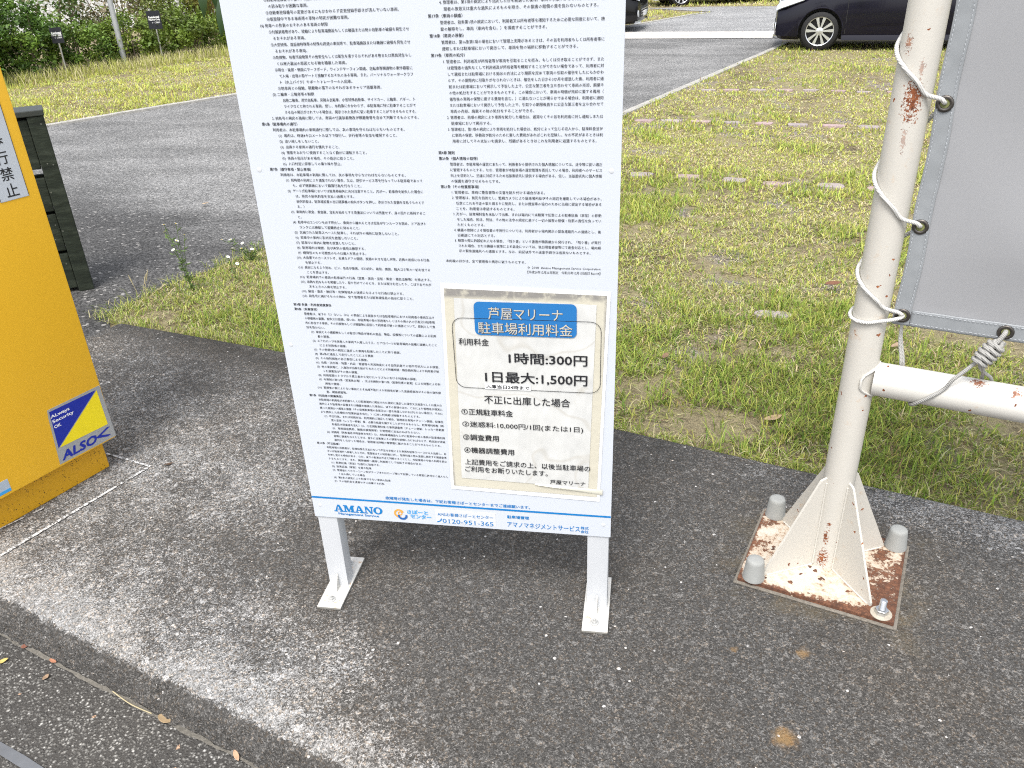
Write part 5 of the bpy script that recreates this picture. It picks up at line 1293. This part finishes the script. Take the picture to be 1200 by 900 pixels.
def long_leaf(mb, base, tip, wd):
    base, tip = Vector(base), Vector(tip); d = tip-base; s = d.cross(Vector((0.12, 1, 0.1))).normalized(); nrm = s.cross(d).normalized(); vs = []; fs = []
    N = 8
    for i in range(N+1):
        t = i/N; h = wd/2*math.sin(math.pi*min(1, t*0.96+0.03))**0.75; c = base+d*t+nrm*(-0.012*math.sin(math.pi*t))
        vs += [c-s*h+nrm*0.004, c, c+s*h+nrm*0.004]
    for i in range(N): fs += [(3*i, 3*i+1, 3*i+4, 3*i+3), (3*i+1, 3*i+2, 3*i+5, 3*i+4)]
    mb.add(vs, fs)
glossy_leaf = simple('glossy_leaf', (0.022, 0.050, 0.013), 0.35, var=0.3, vscale=14, spec=0.5)
mb = MB()
for b, t, wd in (((-1.69, 3.22, 1.42), (-1.715, 3.2, 1.245), 0.045), ((-1.655, 3.22, 1.42), (-1.665, 3.22, 1.255), 0.032), ((-1.60, 3.2, 1.36), (-1.648, 3.18, 1.18), 0.05), ((-1.66, 3.25, 1.45), (-1.74, 3.2, 1.36), 0.04), ((-1.53, 3.3, 1.52), (-1.5, 3.25, 1.36), 0.04), ((-1.45, 3.4, 1.58), (-1.42, 3.36, 1.42), 0.04), ((-1.3, 3.6, 1.62), (-1.33, 3.52, 1.46), 0.04)):
    mb = MB(); long_leaf(mb, b, t, wd); mb.build('drooping_leaf', glossy_leaf, tr, True)

# ---- weeds at the lawn corner
daisy_w = simple('petal_white', (0.78, 0.78, 0.74), 0.6, var=0.05); daisy_y = simple('daisy_yellow', (0.62, 0.42, 0.03), 0.7, var=0.1); stalk_m = simple('weed_green', (0.085, 0.14, 0.03), 0.7, var=0.25, vscale=50)
def fleabane(base, tips, label, leafy, seed, group=None):
    r = random.Random(seed)
    t = thing('flowering_weed', base, label, 'weed', group)
    mb = MB(); b = Vector(base); lv = []
    top = sum((Vector(q) for q in tips), Vector())/len(tips)
    for q in tips:
        q = Vector(q); mid = b.lerp(q, 0.55)*0.6 + b.lerp(top, 0.55)*0.4; mb.tube(spline([b, mid, q], 5), 0.0013, 5)
        lv.append((b, mid, q))
    for (b_, m_, q) in lv:
        for i in range(leafy):
            c = b_.lerp(m_, r.uniform(0, 1)) if r.random() < 0.6 else m_.lerp(q, r.uniform(0, 0.9)); a = r.uniform(0, 6.28); L = r.uniform(0.015, 0.04)
            long_leaf(mb, c, c+Vector((math.cos(a)*L, math.sin(a)*L, r.uniform(0.0, 0.02))), 0.006)
    mb.build('stem', stalk_m, t, True)
    for q in tips:
        q = Vector(q); fl = MB(); X = Matrix.Translation(q) @ Matrix.Rotation(r.uniform(-.5, .5), 4, 'X') @ Matrix.Rotation(r.uniform(-.5, .5), 4, 'Y')
        for k in range(14):
            a = 2*math.pi*k/14; c, s = math.cos(a), math.sin(a); w_ = 0.0016
            fl.add([(c*0.003-s*w_, s*0.003+c*w_, 0), (c*0.003+s*w_, s*0.003-c*w_, 0), (c*0.0095+s*w_*1.2, s*0.0095-c*w_*1.2, 0.0015), (c*0.0095-s*w_*1.2, s*0.0095+c*w_*1.2, 0.0015)], [(0, 1, 2, 3)], X)
        o = fl.build('flower', daisy_w, t); ce = MB(); ce.lathe([(0.0036, 0.0), (0.0034, 0.0015), (0.002, 0.0026)], 10, X); ce.build('disc', daisy_y, o, True)
fleabane((-2.256, 3.548, -.033), [(-2.244, 3.525, .321), (-2.256, 3.518, .237), (-2.278, 3.504, .194), (-2.30, 3.513, .318), (-2.222, 3.539, .261), (-2.33, 3.55, .27)], 'tall leafy weed with tiny white flowers at the lawn corner', 9, 1)
fleabane((-2.15, 4.03, -.045), [(-2.218, 3.953, .098), (-2.167, 3.981, .07), (-2.111, 4.011, .055), (-2.223, 3.951, .045), (-2.129, 4.001, .03), (-2.064, 4.036, .038), (-2.176, 3.976, .042), (-2.256, 3.933, .104), (-2.09, 4.05, .06), (-2.05, 4.07, .02)], 'cluster of small white flowers in the grass by the board\'s left edge', 4, 2)
fleabane((-2.09, 3.70, -.036), [(-2.083, 3.655, .109), (-2.06, 3.69, .06)], 'short thin weed in the grass between the tall weed and the board', 5, 3)
mb = MB()                                              # thick green clump at the foot of the tall weed
sw = thing('seeding_grass', (-2.43, 3.40, -.031), 'dry bleached grass stalks standing at the lawn corner above the apron', 'grass stalks')
dry_m = simple('dry_stalk', (0.42, 0.36, 0.22), 0.8, var=0.15, vscale=40)
for b, tp in (((-2.446, 3.393, -.031), (-2.466, 3.379, .108)), ((-2.43, 3.40, -.031), (-2.392, 3.432, .117)), ((-2.42, 3.41, -.031), (-2.335, 3.473, .03)), ((-2.44, 3.40, -.031), (-2.40, 3.42, .10)), ((-2.30, 3.30, -.031), (-2.22, 3.36, .06))):
    b = Vector(b); tp = Vector(tp); mb = MB(); mb.tube([b, b.lerp(tp, .5)+Vector((0, 0, .008)), tp], [0.0012, 0.0011, 0.0008], 5)
    mb.tube([b.lerp(tp, .62), b.lerp(tp, .8)+Vector((0, 0, .004)), tp], [0.0014, 0.0030, 0.0008], 6); mb.build('stalk', dry_m, sw, True)

# ---- fallen leaves
def dead_leaf(x, y, z, L, Wd, rz, c, label, curl=0.25, group=None):
    vs, fs = [], []; N, K = 10, 4
    for i in range(N+1):
        t = i/N; h = Wd/2*math.sin(math.pi*min(1, 0.03+0.95*t))**0.7
        for k in range(-K, K+1):
            q = k/K; vs.append(((t-0.5)*L, q*h, 0.0025 + curl*L*0.5*((t-0.5)**2) + curl*h*0.6*q*q + 0.0006*math.sin(9*t)))
    for i in range(N):
        for k in range(2*K):
            a = i*(2*K+1)+k; fs.append((a, a+1, a+2*K+2, a+2*K+1))
    me = bpy.data.meshes.new('fallen_leaf'); me.from_pydata(vs, [], fs); me.polygons.foreach_set('use_smooth', [True]*len(fs))
    o = link_mesh('fallen_leaf', me, simple('dead_leaf', c, 0.75, var=0.3, vscale=60)); o.location = (x, y, z); o.rotation_euler = (random.uniform(-.1, .1), random.uniform(-.1, .1), R(rz))
    md = o.modifiers.new('thickness', 'SOLIDIFY'); md.thickness = 0.0005
    return tag(o, label, 'leaf', group)
dead_leaf(-1.043, 1.136, -.0945, 0.046, 0.022, -18, (0.30, 0.215, 0.12), 'tan oval leaf lying in the gutter below the kerb')
dead_leaf(-0.835, 1.066, -.0945, 0.032, 0.011, -48, (0.50, 0.32, 0.20), 'narrow orange brown leaf in the gutter at the bottom edge of the picture')
dead_leaf(-1.555, 1.246, -.097, 0.030, 0.014, 50, (0.55, 0.42, 0.13), 'yellow leaf on the road at the left edge of the picture')
dead_leaf(-1.528, 1.298, -.0945, 0.018, 0.014, 20, (0.20, 0.08, 0.05), 'small reddish brown leaf at the foot of the kerb, far left')
dead_leaf(-1.422, 1.262, -.0945, 0.026, 0.010, -20, (0.42, 0.19, 0.11), 'small orange leaf at the foot of the kerb left of the tan leaf')
dead_leaf(-1.408, 1.215, -.097, 0.018, 0.013, 75, (0.28, 0.19, 0.12), 'small brown leaf on the road below the small orange leaf')
dead_leaf(0.899, 3.843, -.035, 0.075, 0.050, 15, (0.17, 0.075, 0.04), 'dark brown leaf on the lawn just left of the white post', 0.5)
dead_leaf(0.46, 2.501, -.010, 0.07, 0.028, 30, (0.36, 0.26, 0.15), 'pale brown leaf in the grass at the apron edge left of the post', 0.4)
dead_leaf(0.713, 2.54, -.005, 0.08, 0.022, -10, (0.33, 0.24, 0.14), 'curled brown leaf in the grass close behind the white post', 0.4)
dead_leaf(0.10, 2.95, -.01, 0.05, 0.024, 70, (0.20, 0.12, 0.07), 'brown leaf in the lawn right of the terms board', 0.4)
dead_leaf(-3.02, 5.15, -.055, 0.045, 0.03, 10, (0.50, 0.36, 0.22), 'lone tan leaf on the asphalt lane')
dead_leaf(-1.497, 1.995, 0.002, 0.03, 0.012, 40, (0.10, 0.06, 0.035), 'dark brown leaf scrap beside the white paint corner', 0.3)
dead_leaf(1.02, 3.15, -.02, 0.07, 0.025, 35, (0.37, 0.26, 0.17), 'light brown leaf in the grass below the rail', 0.4)
# twigs at the kerb foot
tw = MB(); tw.tube(spline([(-1.215, 1.195, -.094), (-1.15, 1.165, -.093), (-1.085, 1.147, -.094)], 6), 0.0014, 6); o = tw.build('dry_twig', dry_m, None, True); tag(o, 'thin pale twig in the gutter beside the tan leaf', 'twig')

# ================================================================== POLE, LITTLE SIGNS, BUILDING BEHIND THE HEDGE
pole = thing('lamp_pole', (-9.05, 13.84, -0.15), 'light grey slim lamp pole standing in the hedge', 'lamp pole')
mb = MB(); mb.tube([(-9.05, 13.84, -0.16), (-9.05, 13.84, 4.6)], 0.045, 16); mb.build('shaft', simple('galvanised', (0.40, 0.41, 0.42), 0.5, 0.3, var=0.12, vscale=5), pole, True)
mb = MB(); mb.lathe([(0.10, 4.55), (0.14, 4.62), (0.16, 4.86), (0.10, 4.93), (0.02, 4.95)], 20, Matrix.Translation((-9.05, 13.84, 0))); mb.build('lamp_head', simple('lamp_white', (0.6, 0.6, 0.58), 0.4), pole, True)
black_sign = simple('black_sign', (0.007, 0.008, 0.015), 0.6, var=0.1)
def stake_sign(x, y, z0, z1, w_, label, rz):
    t = thing('stake_sign', (x, y, -0.15), label, 'sign', 'black signs on stakes in the hedge'); ex = Vector((math.cos(rz), math.sin(rz), 0)); n_ = Vector((ex.y, -ex.x, 0))
    X = frame((x, y, 0), ex, (0, 0, 1))
    mb = MB(); mb.box((-w_/2, z0, 0), (w_/2, z1, 0.012), X, bev=0.002); p = mb.build('board', black_sign, t)
    mb = MB(); mb.tube([(x, y, -0.17), (x, y, z1-0.03)], 0.011, 8); mb.build('stake', simple('grey_stake', (0.33, 0.32, 0.30), 0.7), t, True)
    s = TextSheet((x, y, 0), ex, (0, 0, 1), 0.0135); h = z1-z0
    s.line('Residential', -w_*0.40, z0+h*0.66, 0.03, width=w_*0.80, height=0.036, bold=0.06); s.line('Marina Only', -w_*0.40, z0+h*0.51, 0.03, width=w_*0.82, height=0.036, bold=0.06); s.line('← ご案内', -w_*0.22, z0+h*0.36, 0.03, width=w_*0.6, height=0.026, bold=0.03)
    s.build('sign_text', simple('sign_white', (0.75, 0.75, 0.75), 0.5, var=0), p)
stake_sign(-8.545, 14.215, 0.378, 0.667, 0.22, 'small black sign with white writing standing clear in front of the hedge', R(30))
stake_sign(-9.22, 12.50, 0.34, 0.565, 0.17, 'small black sign half hidden in leaves left of the grey pole', R(30))
bl = thing('white_building', (-15.2, 19.3, -0.15), 'white building glimpsed through gaps above the hedge', 'building')
BX = Matrix.Translation((-15.2, 19.3, -0.15)) @ Matrix.Rotation(R(52), 4, 'Z')
mb = MB(); mb.box((-7, 0, 0), (9, 6, 3.4), BX); bw = mb.build('wall', mat_pale('white_render', (0.80, 0.80, 0.78), 20), bl)
mb = MB(); mb.box((-7.3, -0.35, 3.405), (9.3, 6.3, 3.6), BX); mb.build('roof', simple('grey_roof', (0.25, 0.26, 0.27), 0.6), bl)
for k in range(5):
    mb = MB(); mb.box((-5.6+k*3, -0.02, 1.0), (-4.2+k*3, -0.003, 2.3), BX); wn = mb.build('window', simple('window_glass', (0.05, 0.07, 0.08), 0.08), bw)
    mb = MB(); 
    for a, b in (((-5.68, 0.93), (-4.12, 0.998)), ((-5.68, 2.302), (-4.12, 2.37)), ((-5.68, 1.0), (-5.602, 2.3)), ((-4.198, 1.0), (-4.12, 2.3)), ((-4.93, 1.0), (-4.87, 2.3))): mb.box((a[0]+k*3, -0.05, a[1]), (b[0]+k*3, -0.0215 if a[0] == -4.93 else -0.003, b[1]), BX)
    mb.build('window_frame', simple('frame_white', (0.7, 0.7, 0.7), 0.5), wn)

# ================================================================== CARS (front along -x, wheel contact at z = 0)
rubber = simple('tyre_rubber', (0.009, 0.009, 0.0095), 0.75, var=0.15, bump=0.1)
alloy = simple('alloy', (0.62, 0.63, 0.64), 0.28, 0.7, var=0.06); gap_m = simple('brake_black', (0.012, 0.012, 0.013), 0.5); chrome = simple('chrome', (0.7, 0.71, 0.74), 0.15, 0.9)
car_glass = simple('tinted_glass', (0.012, 0.014, 0.018), 0.04, spec=0.8); lamp_clear = simple('lamp_clear', (0.62, 0.65, 0.68), 0.08, 0.25, spec=0.8); red_lens = simple('red_lens', (0.28, 0.012, 0.012), 0.15); amber = simple('amber_lens', (0.75, 0.27, 0.02), 0.2); plastic_black = simple('black_plastic', (0.02, 0.02, 0.021), 0.55)
plate_w = simple('plate_white', (0.78, 0.78, 0.76), 0.4)
def paint(name, c):
    m = NT(name); m.color(c); m.set(0.16, spec=0.25, coat=0.15); m.bsdf.inputs['Coat Roughness'].default_value = 0.03; return m.mat
def make_car(label, pm_, loc, rz, group):
    t = thing('parked_car', (0, 0, 0), label, 'car', group)
    Wl, Wr, r_, WB = 0.74, 3.22, 0.275, 0.0
    L, hw = 3.95, 0.745
    # side profile stations: x, underside, waist half width, shoulder z, roof z, roof half width
    stn = [(0.07, .20, .54, .42, .53, .46), (0.095, .17, .625, .50, .625, .52), (0.18, .155, .675, .56, .70, .56), (0.40, .15, .725, .66, .775, .60), (0.72, .15, hw, .74, .835, .60), (0.98, .15, hw, .80, .90, .58), (1.16, .15, hw, .84, 1.06, .555),
           (1.50, .15, hw, .86, 1.34, .55), (1.85, .15, hw, .87, 1.48, .56), (2.5, .15, hw, .88, 1.525, .565), (3.2, .15, hw, .90, 1.50, .56), (3.65, .17, .735, .92, 1.45, .55), (3.86, .19, .70, .90, 1.33, .53), (3.93, .24, .66, .80, 1.02, .52), (3.95, .28, .62, .62, .80, .50)]
    vs, fs = [], []; NP = 15
    for (x, zb, w_, zs, zt, wt) in stn:
        half = [(0.0, zb), (w_*0.86, zb), (w_*0.965, zb+0.05), (w_*1.0, zb+0.17), (w_*0.992, (zb+zs)/2+0.03), (w_*0.985, zs-0.06), (w_*0.965, zs), (wt+(w_*0.95-wt)*0.45, zs+(zt-zs)*0.55), (wt, zt-0.05*(zt-zs)-0.012), (wt*0.82, zt-0.004), (0.0, zt+0.006)]
        NPh = len(half)
        ring = [(x, -a, b) for a, b in half] + [(x, a, b) for a, b in reversed(half[1:-1])]
        vs += ring
    n = len(ring)
    for i in range(len(stn)-1):
        for k in range(n):
            k2 = (k+1) % n; fs.append((i*n+k, (i+1)*n+k, (i+1)*n+k2, i*n+k2))
    fs.append(tuple(range(n))); fs.append(tuple(reversed([(len(stn)-1)*n+k for k in range(n)])))
    tmp = MB(); tmp.add(vs, fs); bo = tmp.build('body', pm_, None, True, 30)
    cut = MB()
    for wx in (Wl, Wr):
        for s in (-1, 1):
            cut.lathe([(r_+0.045, 0), (r_+0.045, 0.34)], 40, frame((wx, s*(hw+0.06), r_+0.005), (1, 0, 0), (0, 0, -s), (0, -s, 0)))
    co = cut.build('cutter', gap_m); md = bo.modifiers.new('arches', 'BOOLEAN'); md.object = co; md.operation = 'DIFFERENCE'; md.solver = 'EXACT'
    dg = bpy.context.evaluated_depsgraph_get(); me = bpy.data.meshes.new_from_object(bo.evaluated_get(dg)); me.name = 'body'
    bpy.data.objects.remove(bo); bpy.data.objects.remove(co)
    me.materials.clear(); me.polygons.foreach_set('material_index', [0]*len(me.polygons)); me.polygons.foreach_set('use_smooth', [True]*len(me.polygons)); me.set_sharp_from_angle(angle=R(28))
    body = link_mesh('body', me, pm_, t, False)
    for wx in (Wl, Wr):
        for s in (-1, 1):
            X = frame((wx, s*(hw-0.19), r_), (1, 0, 0), (0, 0, 1), (0, s, 0))
            mb = MB(); mb.lathe([(0.20, 0), (r_-0.02, 0), (r_-0.004, 0.015), (r_, 0.04), (r_, 0.135), (r_-0.006, 0.165), (r_-0.03, 0.182), (0.208, 0.185), (0.203, 0.165), (0.203, 0.02)], 44, X); wh = mb.build('wheel', rubber, t, True, 40)
            mb = MB(); mb.lathe([(0.195, 0.10), (0.10, 0.095), (0.01, 0.095)], 36, X); mb.build('brake', gap_m, wh)
            mb = MB(); prof = [(0.195, 0.150), (0.195, 0.176), (0.205, 0.182), (0.2065, 0.176), (0.2065, 0.150)]
            vs, fs = [], []; NN = 44
            for (a, b) in prof:
                for k in range(NN): an = 2*math.pi*k/NN; vs.append((a*math.cos(an), a*math.sin(an), b))
            for i in range(len(prof)):
                j = (i+1) % len(prof)
                for k in range(NN): fs.append((i*NN+k, i*NN+(k+1) % NN, j*NN+(k+1) % NN, j*NN+k))
            mb.add(vs, fs, X)
            for k in range(5):                             # five twin spokes
                for da in (-0.27, 0.27):
                    an = 2*math.pi*k/5+math.pi/2+da; an2 = 2*math.pi*k/5+math.pi/2+da*1.04
                    c, s2 = math.cos(an), math.sin(an); Y_ = X @ frame((0, 0, 0.150), (c, s2, 0), (-s2, c, 0), (0, 0, 1))
                    mb.prism([(0.045, -0.010), (0.198, -0.023), (0.198, 0.023), (0.045, 0.010)], 0.024, Y_)
            mb.lathe([(0.058, 0.145), (0.056, 0.172), (0.03, 0.180), (0.008, 0.182)], 20, X); mb.build('rim', alloy, wh, True, 30)
            arch = []
            for k in range(25):
                an = math.pi*(-0.10+1.2*k/24); rr_ = r_+0.046; arch.append((wx+rr_*math.cos(an), s*(hw*0.992+0.001), r_+0.005+rr_*math.sin(an)))
            mb = MB(); mb.tube([a for a in arch if a[2] > 0.19], 0.011, 6); mb.build('arch_trim', pm_, body, True)
            mb = MB(); mb.lathe([(r_+0.035, 0), (r_+0.035, 0.02)], 32, frame((wx, s*(hw-0.24), r_+0.005), (1, 0, 0), (0, 0, 1), (0, s, 0))); mb.build('arch_liner', gap_m, body)
    for s in (-1, 1):
        y = s*(hw+0.004)
        def side(pts, name, mat, lift=0.0, par=body):
            mb = MB(); mb.add([(x, s*(yy+lift), z) for x, yy, z in pts], [tuple(range(len(pts)))]); return mb.build(name, mat, par)
        # sill strip
        mb = MB(); mb.box((1.08, s*hw*0.93-0.012, 0.150), (2.86, s*hw*0.93+0.060*s+0.0, 0.222) if s > 0 else (2.86, -hw*0.93+0.012, 0.222), bev=0.006)
        if s < 0:
            mb = MB(); mb.prism([(-hw*0.95, 0.150), (-hw-0.020, 0.150), (-hw-0.019, 0.160), (-hw*0.998, 0.218), (-hw*0.95, 0.222)], 1.82, frame((1.06, 0, 0), (0, 1, 0), (0, 0, 1), (1, 0, 0)))
        mb.build('side_sill', pm_, body, True)
        mb = MB(); mb.add([(1.30, s*(hw*0.998+0.006), .335), (2.7, s*(hw*0.998+0.006), .40), (2.7, s*(hw*0.998+0.007), .415), (1.45, s*(hw*0.998+0.013), .372)], [(0, 1, 2, 3)])
        mb.build('door_crease', pm_, body)
        # door shut lines, handles, mirror
        for dx in (1.10, 2.06, 2.88):
            mb = MB(); mb.box((dx-0.004, s*hw*0.97-0.004*0, 0.24), (dx+0.004, s*(hw*0.992+0.004), 0.80)) if s > 0 else mb.box((dx-0.004, -(hw*0.992+0.004), 0.24), (dx+0.004, -hw*0.97, 0.80)); mb.build('door_gap', gap_m, body)
        for dx in (1.86, 2.70):
            mb = MB(); mb.tube([(dx, s*(hw+0.005), 0.76), (dx+0.03, s*(hw+0.03), 0.765), (dx+0.12, s*(hw+0.03), 0.765), (dx+0.15, s*(hw+0.005), 0.76)], 0.011, 8); mb.build('door_handle', pm_, body, True)
        mb = MB(); mb.box((1.24, s*0.86-0.10, 0.90), (1.34, s*0.86+0.10, 1.03), bev=0.03); mb.build('mirror', pm_, t, True)
        zt = lambda x: interp(x, [(a[0], a[4]) for a in stn]); zs_ = lambda x: interp(x, [(a[0], a[3]) for a in stn]); wt = lambda x: interp(x, [(a[0], a[5]) for a in stn])
        def glass_pt(x, f): 
            z = zs_(x)+(zt(x)-zs_(x))*f; wb = hw*0.965; yy = wb+(wt(x)-wb)*f if f > 0.55 else wb*(1-f/0.55)+(wt(x)+(hw*0.95-wt(x))*0.45)*(f/0.55); return (x, s*(yy+0.006), z)
        for xa, xb in ((1.36, 2.02), (2.10, 2.84), (2.92, 3.62)):
            mb = MB(); vs = []; fs = []; N = 5
            for i in range(N+1):
                x = xa+(xb-xa)*i/N
                for f in (0.08, 0.3, 0.55, 0.88): vs.append(glass_pt(x, f))
            for i in range(N):
                for k in range(3): a = i*4+k; fs.append((a, a+4, a+5, a+1))
            mb.add(vs, fs); mb.build('side_window', car_glass, t, True)
        # head lamp: wraps round the corner from nose to wing
        mb = MB(); vs = [(0.085, s*.56, .555), (0.17, s*.665, .60), (0.46, s*.722, .70), (0.52, s*.705, .765), (0.36, s*.655, .775), (0.14, s*.55, .685), (0.09, s*.50, .62)]
        vs2 = [Vector(v)+Vector((-0.018, s*0.016, 0.006)) for v in vs]; k = len(vs)
        mb.add([tuple(v) for v in vs]+[tuple(v) for v in vs2], [tuple(range(k, 2*k))]+[(i, (i+1) % k, k+(i+1) % k, k+i) for i in range(k)]); mb.build('headlight', lamp_clear, t)
        mb = MB(); mb.lathe([(0.062, 0), (0.060, 0.012), (0.045, 0.016), (0.02, 0.012)], 20, frame((0.088, s*0.585, 0.335), (0, s*0.86, 0.0), (0, 0, 1), (-0.86, s*0.5, 0))); mb.build('fog_lamp', lamp_clear, body, True)
        mb = MB(); vs = [(3.90, s*.60, .74), (3.80, s*.715, .74), (3.74, s*.725, .90), (3.84, s*.66, 1.12), (3.885, s*.57, 1.02)]; vs2 = [Vector(v)+Vector((0.02, s*0.015, 0)) for v in vs]; k = 5
        mb.add([tuple(v) for v in vs]+[tuple(v) for v in vs2], [tuple(range(k, 2*k))]+[(i, (i+1) % k, k+(i+1) % k, k+i) for i in range(k)]); mb.build('tail_light', red_lens, t)
        # corner of the front spoiler
        mb = MB(); mb.add([(0.055, s*.46, .185), (0.13, s*.672, .185), (0.15, s*.682, .16), (0.05, s*.46, .155), (0.06, s*.46, .215), (0.12, s*.662, .205)], [(0, 1, 2, 3), (0, 4, 5, 1)]); mb.build('spoiler_lip', chrome, body)
    mb = MB(); mb.box((0.058, -0.40, 0.26), (0.09, 0.40, 0.44), bev=0.01); gr = mb.build('grille', plastic_black, t)
    for z in (0.305, 0.35, 0.395):
        mb = MB(); mb.box((0.052, -0.38, z-0.006), (0.0575, 0.38, z+0.006)); mb.build('grille_bar', chrome, gr)
    mb = MB(); mb.box((0.036, -0.165, 0.27), (0.0515, 0.165, 0.365), bev=0.004); mb.build('number_plate', plate_w, t)
    mb = MB(); mb.box((3.935, -0.165, 0.62), (3.968, 0.165, 0.785), bev=0.004); mb.build('number_plate', plate_w, t)
    # windscreen and rear window
    for pts, nm in ((((1.12, .97, .70), (1.56, 1.385, .545)), 'windscreen'), (((3.90, 1.08, .52), (3.80, 1.36, .51)), 'rear_window')):
        mb = MB(); vs = []; fs = []
        sx = -1 if nm == 'windscreen' else 1
        for i in range(7):
            q = -1+2*i/6
            for (x, z, w_) in pts: vs.append((x+sx*(0.05-0.03*q*q)+0.0, q*w_, z+0.03-0.012*q*q))
        for i in range(6): fs.append((2*i, 2*i+1, 2*i+3, 2*i+2))
        mb.add(vs, fs); mb.build(nm, car_glass, t, True)
    t.matrix_world = Matrix.Translation(loc) @ Matrix.Rotation(rz, 4, 'Z')
    return t
navy = paint('navy_paint', (0.006, 0.0055, 0.012)); black = paint('black_paint', (0.004, 0.004, 0.005))
def put_car(label, pm_, wheel, deg, group, front=True):
    # the near front wheel (or rear one) stands at the given point
    a = R(deg); lx_, ly_ = (0.74 if front else 3.22), -0.66
    if not front: ly_ = 0.66
    x = wheel[0]-(lx_*math.cos(a)-ly_*math.sin(a)); y = wheel[1]-(lx_*math.sin(a)+ly_*math.cos(a))
    return make_car(label, pm_, (x, y, -0.15), a, group)
put_car('navy minivan with ten spoke alloy wheels parked nose to the lane on the lawn', navy, (2.50, 14.12), -9, 'cars parked round the lot')
put_car('black car almost hidden behind the upper right edge of the terms board', black, (-0.80, 18.85), 172, 'cars parked round the lot')
put_car('black car farthest away, parked on the far side of the road', black, (0.65, 24.35), 16, 'cars parked round the lot')
